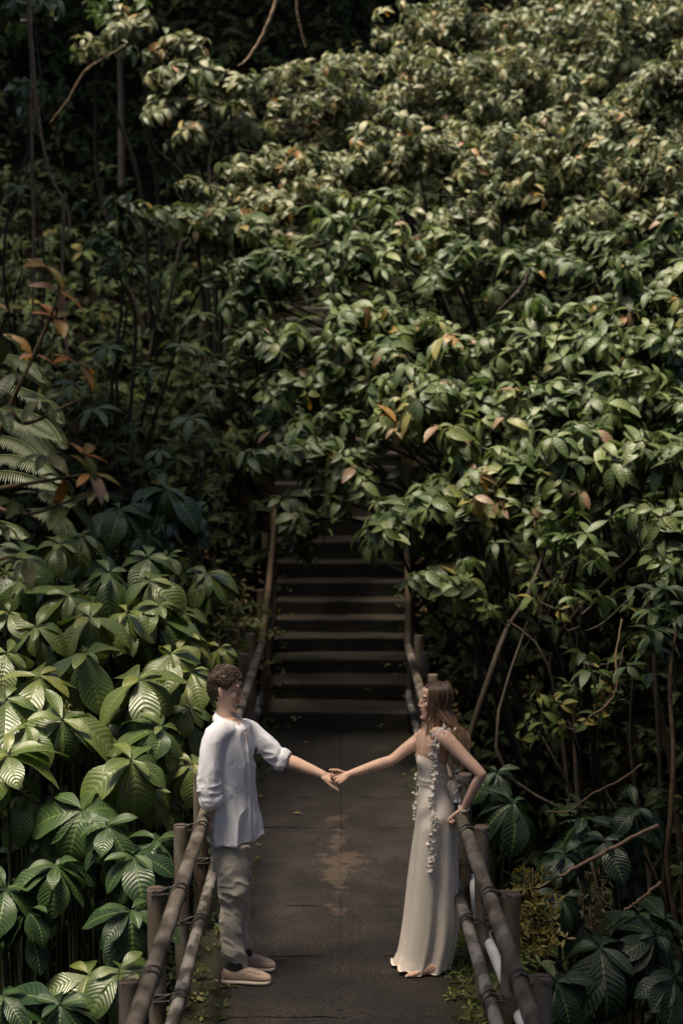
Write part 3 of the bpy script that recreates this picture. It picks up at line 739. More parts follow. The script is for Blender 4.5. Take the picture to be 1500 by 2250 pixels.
shrub('sapling', 'leafy sprig wrapped round the hanging vines at the upper left edge', 'tree', on_ground(60, 420, 19.5),
      [(70, 15, 18.6, 60, 22, .7), (60, 110, 18.6, 50, 20, .4), (55, 190, 18.6, 50, 25, .6), (60, 240, 18.6, 36, 20, .5), (95, 345, 18.6, 40, 26, .6), (35, 415, 18.4, 40, 26, .5), (130, 30, 18.8, 70, 24, .3)], 0.2, 'shrub', 1.0, 'saplings of the dark upper left', tone=0.4, trunk_r=0.02)
shrub('sapling', 'dim sapling with small hanging leaves left of the pale bough', 'tree', on_ground(280, 700, 18.8),
      [(240, 575, 17.8, 50, 30, .6), (310, 590, 17.8, 60, 24, .3), (230, 525, 18, 50, 30, .4), (200, 440, 18.3, 90, 24, .25), (470, 590, 17.8, 80, 40, .35), (420, 640, 17.8, 60, 40, .35)], 0.2, 'shrub', 1.1, 'saplings of the dark upper left', tone=0.25, trunk_r=0.025)

# dim star-shaped understory plants in the left middle
def star_plant(label, spots, L, mat, tone, root, k=9, ratio=0.3, el=0.1, curl=0.9):
    t = thing('star_leaf_plant', root, label, 'plant', 'star leaved plants of the left shade')
    ms = MB()
    for px, py, Y, s in spots:
        p = at(px, py, Y); mf = MB()
        whorls(mf, p[None], np.array([[0.05, -0.35, 1.0]]), k, L * s, ratio, el, curl, 0.25, 0.18, 7, 'obovate', 3, np.array([tone]))
        mf.build('leaf_whorl', M[mat], t)
        r0 = np.asarray(root) + rng.normal(0, 0.06, 3)
        tube(ms, [r0, (r0 + p) / 2 + rng.normal(0, 0.08, 3), p], [0.010, 0.008, 0.005], 6, 12)
    ms.build('stem', M['stem'], t)
star_plant('star shaped plant with narrow dull leaves, on the left above the feathery ferns', [(207, 898, 15.5, 1.0), (235, 765, 16, .95), (195, 800, 16, .7), (160, 845, 15.6, .8)], 0.30, 'shrub', 0.5, on_ground(210, 1000, 15.6))
star_plant('star shaped plant in the dark, left of the shrub at left centre', [(418, 918, 15.8, 1.05), (325, 815, 16.2, .85), (350, 990, 15.6, .8), (400, 760, 16.6, .8), (470, 850, 16.4, .8), (440, 690, 17, .8)], 0.30, 'shrub', 0.45, on_ground(400, 1030, 15.9))
star_plant('dim understory plant with drooping leaves above the broad corrugated rosettes', [(330, 1030, 15.2, .8), (390, 1010, 15.2, .8), (450, 960, 15.6, .7), (290, 940, 15.6, .8), (250, 980, 15.2, .6), (480, 1050, 15.3, .6), (510, 990, 16, .6)], 0.27, 'dim', 0.75, on_ground(370, 1120, 15.3))

# ------------------------------------------------------------------ corrugated big-leaf plants on the left bank
def big_plant(label, spots, mat='big', tone=0.5, group='big leaf plants of the left bank', k=8, root=None, seed=0):
    c = np.mean([at(px, py, Y) for px, py, Y, s in spots], 0)
    if root is None:
        root = np.array((c[0] - 0.15, c[1] + 0.25, min(float(ground_h(c[0] - 0.15, c[1] + 0.25)), c[2] - 0.5)))
    t = thing('big_leaf_plant', root, label, 'plant', group)
    ms = MB()
    spots = list(spots) + [(px + rng.normal(0, 55), py + rng.uniform(10, 75), Y + rng.uniform(0.25, 0.7), sz * rng.uniform(0.6, 0.85)) for px, py, Y, sz in spots]
    for px, py, Y, sz in spots:
        p = at(px, py, Y); L = sz * Y / F_PX * 1.36
        ax = nrm(np.array((rng.normal(0.05, 0.14), -0.42 + rng.normal(0, 0.12), 1.0)))
        mf = MB()
        tn = np.clip(tone + rng.normal(0, 0.18), 0, 1)
        # mature drooping leaves, then younger upright ones
        whorls(mf, p[None], ax[None], k, L, 0.54, -0.28, 1.05, 0.14, 0.25, 16, 'obovate', 7, np.array([tn]), wavy=0.018)
        whorls(mf, p[None] + ax * 0.02, ax[None], 3, L * 0.55, 0.42, 0.25, 0.8, 0.3, 0.2, 12, 'obovate', 7, np.array([min(1, tn + 0.3)]), wavy=0.015)
        if rng.uniform() < 0.7:
            whorls(mf, p[None] - ax * 0.10, ax[None], 4, L * 0.95, 0.5, -0.3, 1.0, 0.14, 0.2, 14, 'obovate', 7, np.array([max(0, tn - 0.15)]), wavy=0.018)
        mf.build('leaf_whorl', M[mat], t)
        r0 = np.asarray(root) + rng.normal(0, 0.07, 3)
        mid = np.array((p[0] * 0.75 + r0[0] * 0.25, p[1] * 0.75 + r0[1] * 0.25 + 0.03, (p[2] + r0[2]) / 2))
        tube(ms, [r0, mid, p], [0.02, 0.014, 0.009], 7, 14)
    ms.build('stem', M['stem'], t)
    return t

big_plant('broad dull rosettes with silvery veins under the ferns, at the top of the big leaves', [(264, 1122, 12.6, 75), (364, 1078, 13, 82), (428, 1130, 13.2, 60)], 'bigdark', 0.75, k=8)
big_plant('olive big leaf plant at the left edge under the ferns', [(52, 1215, 11.8, 88), (132, 1200, 12, 75), (14, 1262, 11.6, 75), (45, 1280, 11.4, 70)], 'big', 0.42)
big_plant('big leaf plant whose top rosette reaches toward the stairs', [(324, 1228, 12, 78), (180, 1180, 12.4, 72), (240, 1262, 11.8, 85), (330, 1278, 11.6, 75), (370, 1225, 12.4, 55)], 'big', 0.42)
big_plant('bright big leaf plant in the middle of the left bank', [(198, 1360, 10.9, 92), (150, 1310, 11.3, 75), (280, 1350, 11.2, 80)], 'big', 0.55)
big_plant('big leaf plant with two rosettes at the left edge, just above the brightest leaves', [(81, 1380, 10.9, 78), (20, 1350, 11, 60), (15, 1440, 10.4, 85)], 'big', 0.52)
big_plant('brightest yellow green big leaf plant on the left bank', [(186, 1440, 10.4, 92), (88, 1490, 10.2, 104), (306, 1495, 10.2, 100)], 'big', 0.66)
big_plant('big leaf plant behind the shoulder of the man', [(350, 1335, 11.3, 80), (375, 1440, 10.8, 75), (420, 1480, 10.8, 70), (410, 1400, 11.4, 65)], 'big', 0.5)
big_plant('big leaf plant with dark green drooping leaves left of the shirt of the man', [(354, 1602, 9.9, 92), (280, 1570, 10.3, 70), (415, 1560, 10.4, 60)], 'big', 0.33)
big_plant('big leaf plant with deep ribbed leaves at the left edge, shoulder height', [(138, 1585, 9.8, 115), (14, 1540, 9.9, 95), (60, 1600, 9.7, 80)], 'big', 0.42)
big_plant('pale yellow topped big leaf plant beside the sleeve of the man', [(288, 1674, 9.5, 108), (424, 1680, 9.9, 66), (330, 1745, 9.7, 65)], 'big', 0.6)
big_plant('big leaf plant with insect eaten leaves at the left edge', [(18, 1662, 9.3, 112), (52, 1750, 9.5, 75)], 'big', 0.5)
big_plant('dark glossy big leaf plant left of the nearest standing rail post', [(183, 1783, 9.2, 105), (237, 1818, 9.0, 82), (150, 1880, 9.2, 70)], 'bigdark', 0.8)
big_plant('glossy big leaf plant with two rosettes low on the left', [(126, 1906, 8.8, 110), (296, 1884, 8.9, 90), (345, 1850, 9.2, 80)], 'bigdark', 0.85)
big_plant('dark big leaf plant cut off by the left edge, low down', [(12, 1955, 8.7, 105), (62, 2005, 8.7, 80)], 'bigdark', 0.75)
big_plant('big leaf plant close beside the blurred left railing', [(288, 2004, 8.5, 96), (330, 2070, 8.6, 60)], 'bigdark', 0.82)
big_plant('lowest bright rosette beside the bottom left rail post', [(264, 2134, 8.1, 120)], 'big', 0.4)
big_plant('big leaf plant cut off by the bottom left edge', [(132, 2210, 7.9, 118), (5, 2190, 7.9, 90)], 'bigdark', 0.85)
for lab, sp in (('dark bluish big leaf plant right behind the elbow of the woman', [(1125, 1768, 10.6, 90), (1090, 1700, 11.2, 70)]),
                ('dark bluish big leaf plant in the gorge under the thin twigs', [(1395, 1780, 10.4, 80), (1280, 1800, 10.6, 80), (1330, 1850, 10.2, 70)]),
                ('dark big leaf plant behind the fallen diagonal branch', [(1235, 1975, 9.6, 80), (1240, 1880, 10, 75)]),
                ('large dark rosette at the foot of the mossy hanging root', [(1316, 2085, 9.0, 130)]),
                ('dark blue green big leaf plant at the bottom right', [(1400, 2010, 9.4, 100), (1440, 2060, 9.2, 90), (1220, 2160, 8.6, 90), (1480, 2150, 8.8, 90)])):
    big_plant(lab, sp, 'bigdark', 0.12, 'dark big leaf plants of the gorge')  # lowest leaf tone: gorge shade put into the colour

# ------------------------------------------------------------------ ferns
def fern(label, root, fronds):
    t = thing('fern', root, label, 'fern', 'ferns at the left edge')
    for pts in fronds:
        mf = MB()
        P, _ = catmull([at(*p) for p in pts], [1] * len(pts), 46)
        T, N_, B_ = frames(P)
        n = len(P); s = np.linspace(0, 1, n)
        w = 0.105 * np.sin(np.pi * (0.12 + 0.88 * s)) ** 0.7
        up = np.array((0, -0.25, 1.0))
        for sg in (-1, 1):
            side = nrm(np.cross(T, up)) * sg
            D = nrm(side + T * 0.45 + np.array((0, 0, -0.25)))
            leaves(mf, P[4:], D[4:], np.repeat(nrm(up)[None], n - 4, 0), (w[4:] + 0.01) * rng.uniform(.85, 1.1, n - 4), 0.0105, 0.5, 0.2, np.clip(rng.normal(0.5, 0.2, n - 4), 0, 1), 5, 'lance', 3)
        tube(mf, P[::6], [0.006] * len(P[::6]), 5, 30, rnd=0.3)
        mf.build('frond', M['fern'], t)
fern('feathery fern with arched fronds at the left edge, upper of the two', on_ground(-60, 1050, 10.9),
     [[(-60, 830, 11), (40, 850, 10.7), (105, 880, 10.5), (140, 930, 10.3)], [(-50, 900, 10.9), (40, 900, 10.6), (110, 930, 10.4), (145, 985, 10.2)],
      [(-60, 790, 11.3), (20, 780, 11), (70, 800, 10.8), (100, 840, 10.7)], [(-50, 870, 10.8), (10, 905, 10.5), (70, 930, 10.3), (125, 965, 10.1)], [(-50, 930, 10.7), (30, 925, 10.5), (85, 960, 10.3), (120, 1010, 10.1)]])
fern('feathery fern with pale drooping fronds at the left edge, lower of the two', on_ground(-70, 1200, 10.5),
     [[(-60, 960, 10.6), (20, 960, 10.4), (75, 990, 10.2), (110, 1040, 10)], [(-60, 1010, 10.4), (20, 1000, 10.2), (90, 1020, 10), (140, 1060, 9.9)],
      [(-60, 1050, 10.3), (10, 1035, 10.1), (80, 1050, 10), (130, 1075, 9.8)], [(60, 1120, 10.4), (105, 1120, 10.3), (140, 1150, 10.1), (150, 1185, 10)], [(90, 1075, 10.6), (130, 1085, 10.4), (165, 1110, 10.3)], [(-40, 1140, 10.2), (20, 1150, 10.1), (60, 1180, 10)]])

# ------------------------------------------------------------------ blurred near shrub with ageing leaves
def near_shrub():
    root = on_ground(-150, 1600, 6.6)
    t = thing('ageing_shrub', root, 'dark foreground shrub with orange and pink ageing leaves at the left edge', 'shrub')
    mw, mf = MB(), MB()
    br = [[(-120, 1500, 6.6), (-40, 1080, 6.5), (20, 900, 6.4), (75, 780, 6.4), (130, 640, 6.4), (105, 585, 6.4)],
          [(20, 900, 6.4), (60, 930, 6.4), (150, 890, 6.5), (200, 870, 6.5)], [(-40, 1080, 6.5), (80, 1060, 6.4), (200, 1040, 6.4)],
          [(-40, 1100, 6.5), (60, 1130, 6.4), (215, 1075, 6.4)], [(-60, 1000, 6.3), (-20, 800, 6.2), (20, 680, 6.1)], [(-80, 1300, 6.5), (0, 1230, 6.5), (60, 1230, 6.5)]]
    for b_ in br:
        tube(mw, [at(*p) for p in b_], np.linspace(0.012, 0.004, len(b_)), 6, 20)
    tips = [(105, 585, 6.4, .7), (130, 640, 6.4, .85), (125, 700, 6.4, .8), (75, 780, 6.4, .8), (170, 800, 6.45, .7), (20, 680, 6.1, .55), (10, 740, 6.2, .35), (40, 820, 6.3, .2), (90, 880, 6.4, .3), (0, 900, 6.3, .25),
            (200, 1040, 6.4, .7), (185, 1000, 6.4, .75), (140, 1050, 6.4, .5), (215, 1075, 6.4, .55), (90, 1085, 6.4, .35), (30, 1100, 6.4, .2), (60, 1230, 6.5, .25), (100, 1000, 6.4, .4), (0, 1150, 6.4, .2), (150, 1110, 6.4, .3)]
    for px, py, Y, tn in tips:
        p = at(px, py, Y)
        whorls(mf, p[None], nrm(np.array([[rng.normal(0.2, 0.3), -0.3, 0.9]])), 4, 0.14 if tn > 0.3 else 0.16, 0.36, 0.05, 0.7, 0.25, 0.35, 8, 'ovate', 5, np.array([tn]), wavy=0.02)
    mf.build('foliage', M['autumn'], t); mw.build('branches', M['twig'], t)
near_shrub()

# golden weed beside the right railing and low shrub on the earth bank by the stairs
def small_plant(name, label, pts, L, mat, k=5, tone=0.5, n_per=10, spread=0.14, root=None, el=0.3):
    root = root if root is not None else on_ground(*pts[0])
    t = thing(name, root, label, 'plant')
    mf, mw = MB(), MB()
    for px, py, Y in pts:
        c = at(px, py, Y)
        P = c + rng.normal(0, 1, (n_per, 3)) * spread * np.array((1, 0.8, 0.9))
        whorls(mf, P, nrm(rng.normal(0, 0.5, P.shape) + np.array((0, -0.3, 0.8))), k, L, 0.34, el, 0.5, 0.2, 0.4, 5, 'lance', 3, np.full(n_per, tone))
        for p in P[::3]:
            tube(mw, [np.asarray(root), (np.asarray(root) + c) / 2 + rng.normal(0, 0.05, 3), c, p], [0.008, 0.006, 0.004, 0.002], 4, 8)
    mf.build('foliage', M[mat], t); mw.build('stem', M['twig'], t)
small_plant('golden_weed', 'golden yellow leafy weed just outside the right railing', [(1160, 1985, 9.3), (1175, 2040, 9.2), (1150, 2000, 9.3), (1190, 2010, 9.4), (1165, 1950, 9.4), (1145, 2080, 9.1), (1200, 2070, 9.2)], 0.062, 'golden', tone=0.5, n_per=16, spread=0.06, root=on_ground(1170, 2060, 9.6))
small_plant('weed_clump', 'green weed clump growing between the right rail posts', [(1140, 2110, 8.7), (1150, 2130, 8.6), (1130, 2160, 8.4)], 0.09, 'weed', tone=0.5, n_per=8, spread=0.05, root=np.array((0.95, 8.6, -0.4)))
small_plant('bank_weed', 'small yellow green weeds on the earth bank left of the stairs', [(470, 1420, 15.6), (520, 1400, 16), (440, 1370, 16), (480, 1370, 16.2), (530, 1340, 16.6), (455, 1450, 15.2), (510, 1440, 15.6)], 0.10, 'weed', tone=0.75, n_per=14, spread=0.2, root=on_ground(480, 1440, 15.8))
# ------------------------------------------------------------------ vines, trunks, dead branches
def strand(name, label, cat, pts, rad, mat, group=None, m=24, jit=0.0):
    mb_ = MB(); P = [at(*p) for p in pts]
    Pm, r = catmull(P, rad if not np.isscalar(rad) else [rad] * len(P), m)
    Pm[1:-1] += rng.normal(0, 0.003, (m - 2, 3))
    tube(mb_, Pm, r, 7, m * 3, jitter=jit)
    return tag(mb_.build(name, M[mat]), label, cat, group)
V = 'vines hanging in the upper left'
strand('hanging_vine', 'straight pale vine hanging from the top edge in the upper left', 'vine', [(60, -60, 17), (62, 40, 17), (70, 150, 17), (70, 280, 17), (72, 400, 17), (74, 560, 17), (72, 720, 17)], 0.014, 'vine', V)
strand('hanging_vine', 'reddish vine that bends out to the right beside the straight pale one', 'vine', [(64, -60, 16.9), (68, 60, 16.9), (78, 190, 16.9), (95, 320, 16.9), (115, 395, 16.9), (140, 450, 16.9), (138, 560, 16.9), (136, 600, 16.9), (150, 800, 16.7)], 0.016, 'vine', V)
strand('hanging_vine', 'short forked vine end curling below the bend of the reddish vine', 'vine', [(136, 440, 16.85), (148, 455, 16.85), (153, 490, 16.85), (150, 530, 16.85)], 0.012, 'vine', V, 16)
strand('hanging_vine', 'thin vine twisted around the straight pale vine', 'vine', [(66, -60, 17.05), (70, 100, 17), (74, 200, 17), (78, 250, 17), (69, 290, 17), (75, 420, 17), (77, 540, 17), (79, 600, 17)], 0.010, 'vine', V)
strand('bare_twig', 'bare reddish twig hanging from the middle of the top edge', 'twig', [(620, -60, 18), (605, 5, 18), (580, 70, 18), (545, 128, 18), (522, 145, 18)], [0.022, 0.02, 0.018, 0.014, 0.006], 'vine')
strand('bare_twig', 'thin grey twig hanging right of the reddish one at the top edge', 'twig', [(650, -60, 19), (652, 20, 19), (660, 65, 19), (672, 105, 19)], [0.018, 0.016, 0.014, 0.008], 'twig')
strand('bare_twig', 'mossy curved twig below the pale leafy top in the upper left', 'twig', [(300, 90, 20.3), (235, 125, 20.3), (185, 160, 20.3), (150, 220, 20.3), (110, 270, 20.3)], [0.02, 0.02, 0.018, 0.014, 0.008], 'twig')
def tree_trunk(label, pts, rad, mat='bark'):
    t = thing('slim_tree', np.array(at(*pts[0])), label, 'tree')
    mb_ = MB(); tube(mb_, [at(*p) for p in pts], rad, 9, 40, jitter=0.03); mb_.build('trunk', M[mat], t)
    e = at(*pts[-1]); mf = MB()
    P = e + rng.normal(0, 0.25, (24, 3)); whorls(mf, P, nrm(rng.normal(0, 0.4, P.shape) + np.array((0, 0, 1.))), 5, 0.2, 0.4, -0.2, 0.8, 0.3, 0.3, 6, 'ovate', 3, np.full(24, 0.4))
    mf.build('crown', M['shrub'], t)
tree_trunk('slim mottled tree trunk leaning right, between the woman and the dark gorge', [(1010, 1720, 13.2), (1027, 1633, 13.2), (1070, 1500, 13.2), (1110, 1390, 13.3), (1155, 1315, 13.3), (1200, 1200, 13.5)], [0.029, 0.028, 0.026, 0.024, 0.02, 0.014], 'bark')
tree_trunk('upright slim trunk standing in the upper left dark', [(268, 420, 21.8), (267, 235, 21.8), (265, 175, 21.8), (262, 40, 21.8)], [0.05, 0.045, 0.04, 0.03], 'bark')
tree_trunk('slender stem with spiny growth at the right edge of the gorge', [(1500, 2260, 10.2), (1485, 2050, 10.2), (1465, 1900, 10.2), (1472, 1790, 10.2), (1478, 1650, 10.3), (1470, 1500, 10.5), (1485, 1380, 10.6)], [0.022, 0.02, 0.02, 0.018, 0.016, 0.014, 0.01], 'twig')
strand('dead_branch', 'fallen reddish branch slanting across the dark gorge', 'branch', [(1188, 1947, 9.9), (1250, 1915, 9.9), (1330, 1870, 9.9), (1400, 1835, 9.9), (1445, 1812, 9.9)], [0.007, 0.011, 0.013, 0.013, 0.014], 'vine')
strand('dead_branch', 'shorter orange brown branch below the slanting fallen one', 'branch', [(1360, 2010, 9.7), (1400, 1980, 9.7), (1452, 1938, 9.7)], [0.006, 0.010, 0.011], 'vine')
strand('dead_branch', 'mottled dead branch lying in the leaves right of centre', 'branch', [(1165, 588, 16.2), (1150, 625, 16.2), (1125, 655, 16.2), (1090, 690, 16.3)], [0.02, 0.028, 0.026, 0.016], 'bark')
strand('dead_branch', 'thin dead twig with bends under the dim leaves right of the woman', 'branch', [(1200, 1783, 10.5), (1250, 1782, 10.5), (1300, 1745, 10.5), (1360, 1715, 10.5), (1410, 1680, 10.5)], [0.004, 0.006, 0.008, 0.009, 0.01], 'twig')
strand('dead_branch', 'forked dead twig pale at its tips, above the hanging sprigs right', 'branch', [(1290, 1580, 11.5), (1340, 1540, 11.5), (1355, 1500, 11.5), (1352, 1440, 11.6), (1365, 1360, 11.8)], [0.006, 0.011, 0.010, 0.008, 0.006], 'twig')
def moss_root():
    t = thing('hanging_root', at(1300, 1900, 9.4), 'mossy brown root hanging over the large dark rosette at lower right', 'root')
    mb_ = MB(); tube(mb_, [at(1298, 1895, 9.4), at(1308, 1940, 9.4), at(1312, 1990, 9.4), at(1308, 2040, 9.4), at(1316, 2075, 9.35)], [0.008, 0.011, 0.012, 0.013, 0.012], 6, 30)
    tube(mb_, [at(1268, 1930, 9.4), at(1278, 1970, 9.4), at(1282, 2010, 9.4)], [0.004, 0.006, 0.004], 5, 12)
    mb_.build('root_strand', M['vine'], t)
    mf = MB(); n = 260
    P = at(1310, 1995, 9.38) + np.stack([rng.normal(0, 0.035, n), rng.normal(0, 0.035, n), rng.normal(0, 0.09, n)], -1)
    leaves(mf, P, nrm(rng.normal(0, 1, P.shape) + np.array((0, 0, -0.4))), nrm(rng.normal(0, 1, P.shape)), 0.06, 0.008, 0.6, 0.2, np.clip(rng.normal(0.35, 0.2, n), 0, 1), 4, 'lance', 3)
    tag(mf.build('moss', M['litter'], t), kind='stuff')
moss_root()

# fallen leaves on the walkway
for lab, px, py, tn, L, az in (('small yellow fallen leaf on the far walkway, above the sleeve of the man', 668, 1632, .8, .06, .3), ('yellow fallen leaf on the walkway below the clasped arms', 646, 1787, .95, .06, .1),
                               ('orange fallen leaf at the left walkway edge beside the shirt', 574, 1752, .7, .07, 2.), ('small brown fallen leaf near the dress hip', 887, 1703, .6, .06, 1.2),
                               ('curled reddish fallen leaves beside the left rail foot', 472, 2045, .6, .09, .4), ('dry brown leaf at the bottom left of the walkway', 447, 2200, .5, .11, 2.6),
                               ('orange fallen leaf on a stair tread at right', 862, 1482, .8, .08, .2), ('rust coloured leaf on the walkway behind the woman', 905, 1985, .55, .05, 2.2)):
    zz = 0.012 if py > 1607 else STAIR[2][2] + 0.012
    d = at(px, py, 1.0) - CAMP; Yg = (zz - CAM_H) / d[2]
    p = at(px, py, Yg)
    mf = MB()
    leaves(mf, p[None], np.array([[math.cos(az), math.sin(az), 0.12]]), np.array([[0, 0, 1.0]]), L, L * 0.5, 0.5, 0.5, np.array([tn]), 7, 'ovate', 5, 0.05)
    tag(mf.build('fallen_leaf', M['litter']), lab, 'leaf', 'fallen leaves on the walkway')

# moss, weeds and litter along both edges of the walkway (nobody could count it)
def edge_weeds():
    mf = MB()
    for sgn, x0, x1, n, ylo, yhi in ((1, 0.60, 1.05, 900, 6.0, 10.5), (-1, -1.15, -0.62, 800, 6.0, 15.0), (1, 0.55, 1.0, 260, 10.5, 15.4)):
        y = rng.uniform(ylo, yhi, n)
        clump = 0.5 + 0.5 * np.sin(y * 5.1 + sgn) * np.sin(y * 2.3 + 1)
        keep = rng.uniform(0, 1, n) < 0.25 + 0.75 * clump
        y = y[keep]; u = rng.beta(1.3, 1.3, len(y)); x = x0 + (x1 - x0) * u
        P = np.stack([x, y, np.full(len(y), 0.005)], -1)
        P[:, 2] += rng.uniform(0, 0.05, len(y)) * (np.abs(x) > 0.72)
        whorls(mf, P, nrm(rng.normal(0, 0.3, P.shape) + np.array((0, 0, 1.))), 5, rng.uniform(0.025, 0.06, len(y)), 0.45, 0.35, 0.4, 0.2, 0.3, 4, 'ovate', 3)
    # grass-like wisps
    n = 900
    y = rng.uniform(6.2, 10, n); x = rng.uniform(0.66, 1.0, n)
    P = np.stack([x, y, np.zeros(n)], -1)
    leaves(mf, P, nrm(rng.normal(0, 0.6, P.shape) + np.array((0, 0, 0.7))), nrm(rng.normal(0, 1, P.shape)), rng.uniform(0.05, 0.12, n), 0.008, 0.8, 0.1, rng.uniform(0.3, 1, n), 4, 'lance', 3)
    tag(mf.build('edge_weeds', M['weed']), kind='stuff', label='low weeds and moss along both edges of the walkway', cat='weeds')
edge_weeds()
def stair_weeds():
    mf = MB()
    for Y, a, b_ in STAIR[:9]:
        for sgn in (-1, 1):
            n = 14 if sgn < 0 else 6
            P = np.stack([sgn * 0.78 - 0.02 - sgn * rng.exponential(0.09, n), Y + rng.uniform(-0.02, 0.02, n), a + rng.uniform(0, 0.17, n)], -1)
            whorls(mf, P, nrm(rng.normal(0, 0.4, P.shape) + np.array((0, -0.6, .6))), 4, rng.uniform(0.03, 0.07, n), 0.5, 0.2, 0.4, 0.2, 0.3, 4, 'ovate', 3)
    tag(mf.build('stair_weeds', M['weed']), kind='stuff', label='small weeds growing at the ends of the stair steps', cat='weeds')
stair_weeds()

# dense shaded undergrowth over the slopes (one mass)
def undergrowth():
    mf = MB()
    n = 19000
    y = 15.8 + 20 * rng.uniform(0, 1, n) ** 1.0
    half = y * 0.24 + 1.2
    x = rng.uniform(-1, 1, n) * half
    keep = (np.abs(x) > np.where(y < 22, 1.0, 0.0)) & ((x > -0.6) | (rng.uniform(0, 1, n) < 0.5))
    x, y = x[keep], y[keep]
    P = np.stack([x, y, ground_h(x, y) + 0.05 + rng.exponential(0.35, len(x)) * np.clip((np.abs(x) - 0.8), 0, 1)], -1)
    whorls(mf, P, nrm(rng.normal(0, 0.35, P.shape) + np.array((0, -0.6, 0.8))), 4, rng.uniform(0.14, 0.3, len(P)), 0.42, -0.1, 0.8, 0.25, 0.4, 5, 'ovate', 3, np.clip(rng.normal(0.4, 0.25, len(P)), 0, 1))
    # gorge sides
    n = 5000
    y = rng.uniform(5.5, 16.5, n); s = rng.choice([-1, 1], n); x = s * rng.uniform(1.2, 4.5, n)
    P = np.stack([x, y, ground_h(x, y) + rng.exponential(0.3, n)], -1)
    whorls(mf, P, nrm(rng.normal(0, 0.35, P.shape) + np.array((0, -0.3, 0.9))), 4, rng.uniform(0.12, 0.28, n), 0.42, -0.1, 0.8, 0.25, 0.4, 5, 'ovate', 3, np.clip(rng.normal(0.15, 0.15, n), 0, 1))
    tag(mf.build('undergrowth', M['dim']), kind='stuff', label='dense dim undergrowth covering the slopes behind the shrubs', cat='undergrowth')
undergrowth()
def litter():
    mf = MB(); n = 1500
    x = np.concatenate([rng.uniform(-2.6, -0.85, n), rng.uniform(0.85, 2.2, n // 2)]); y = rng.uniform(15.2, 18.5, len(x))
    P = np.stack([x, y, ground_h(x, y) + 0.02], -1)
    leaves(mf, P, nrm(rng.normal(0, 1, P.shape) * np.array((1, 1, 0.3))), nrm(rng.normal(0, 0.4, P.shape) + np.array((0, -0.3, 1.))), rng.uniform(0.06, 0.13, len(x)), rng.uniform(0.03, 0.06, len(x)), 0.5, 0.4, None, 5, 'ovate', 3)
    tag(mf.build('leaf_litter', M['litter']), kind='stuff', label='brown fallen leaves and litter on the earth banks beside the stairs', cat='leaf litter')
litter()

# unseen forest trees, added to shade the bridge, gorge and slopes
def added_shade_tree(label, x, y, zc, rx, ry, rz, n, hole=None):
    g = float(ground_h(x, y)) - 0.2
    t = thing('added_shade_tree', (x, y, g), label, 'tree', 'added shade trees round the clearing')
    mw, mf = MB(), MB()
    c = np.array((hole[0] if hole else x, hole[1] if hole else y, zc))
    tube(mw, [(x, y, g), (x + 0.2, y, (g + zc) / 2), c], [0.28, 0.2, 0.1], 10, 20, jitter=0.03)
    for k in range(7):
        e = c + nrm(rng.normal(size=3) + np.array((0, 0, 0.3))) * np.array((rx, ry, rz)) * 0.7
        limb(mw, c - np.array((0, 0, rz * 0.5)), e, 0.09, 0.02)
    d = nrm(rng.normal(size=(n, 3))); P = c + d * np.array((rx, ry, rz)) * (rng.uniform(0.1, 1, (n, 1)) ** 0.5)
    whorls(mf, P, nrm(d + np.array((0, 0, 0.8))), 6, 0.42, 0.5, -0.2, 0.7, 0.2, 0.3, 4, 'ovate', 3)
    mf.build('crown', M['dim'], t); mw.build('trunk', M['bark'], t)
added_shade_tree('added shade tree with a broad crown behind the viewpoint, left of the path', -5.5, -2.5, 9.0, 4.0, 3.0, 3.6, 800)
added_shade_tree('added shade tree whose crown arches over the near end of the bridge', 3.4, 3.6, 8.8, 3.6, 2.6, 1.2, 560, (0.4, 4.2))
added_shade_tree('added shade tree leaning over the gorge on the right, above the picture', 6.2, 8.5, 9.6, 3.6, 5.6, 1.8, 1100)
added_shade_tree('added tree shading the dark upper left slope, above the picture', -6.4, 14.0, 11.6, 4.0, 5.5, 1.5, 1300, (-6.2, 13.5))

added_shade_tree('added shade tree over the left slope nearest the stairs, above the picture', -7.5, 18.5, 10.0, 2.8, 3.6, 1.0, 1000, (-4.7, 15.2))
added_shade_tree('added shade tree over the far left bank, above the picture', -6.5, 11.5, 8.3, 2.2, 2.6, 0.7, 800, (-2.9, 12.6))
added_shade_tree('added shade tree spreading over the right gorge, just above the picture', 6.6, 10.5, 7.9, 1.9, 3.4, 0.7, 800, (3.4, 9.4))

added_shade_tree('added shade tree with a thin crown over the middle of the bridge, above the picture', -4.6, 6.2, 9.3, 2.0, 2.8, 0.8, 95, (-0.8, 7.6))

added_shade_tree('added shade tree on the upper left slope, above the picture', -8.0, 25.0, 13.2, 3.3, 5.2, 1.0, 800, (-4.6, 25.6))
added_shade_tree('added shade tree on the slope beyond the sunlit shrubs, above the picture', -2.0, 31.0, 14.2, 3.4, 4.4, 1.0, 700, (0.2, 28.5))

added_shade_tree('added shade tree with a low crown just above the picture, left of the stairs', -6.8, 13.4, 7.75, 1.15, 1.5, 0.4, 330, (-2.55, 14.6))

added_shade_tree('added shade tree with a small crown over the right rail, above the picture', 4.9, 7.6, 8.4, 1.1, 2.1, 0.6, 300, (1.05, 7.9))

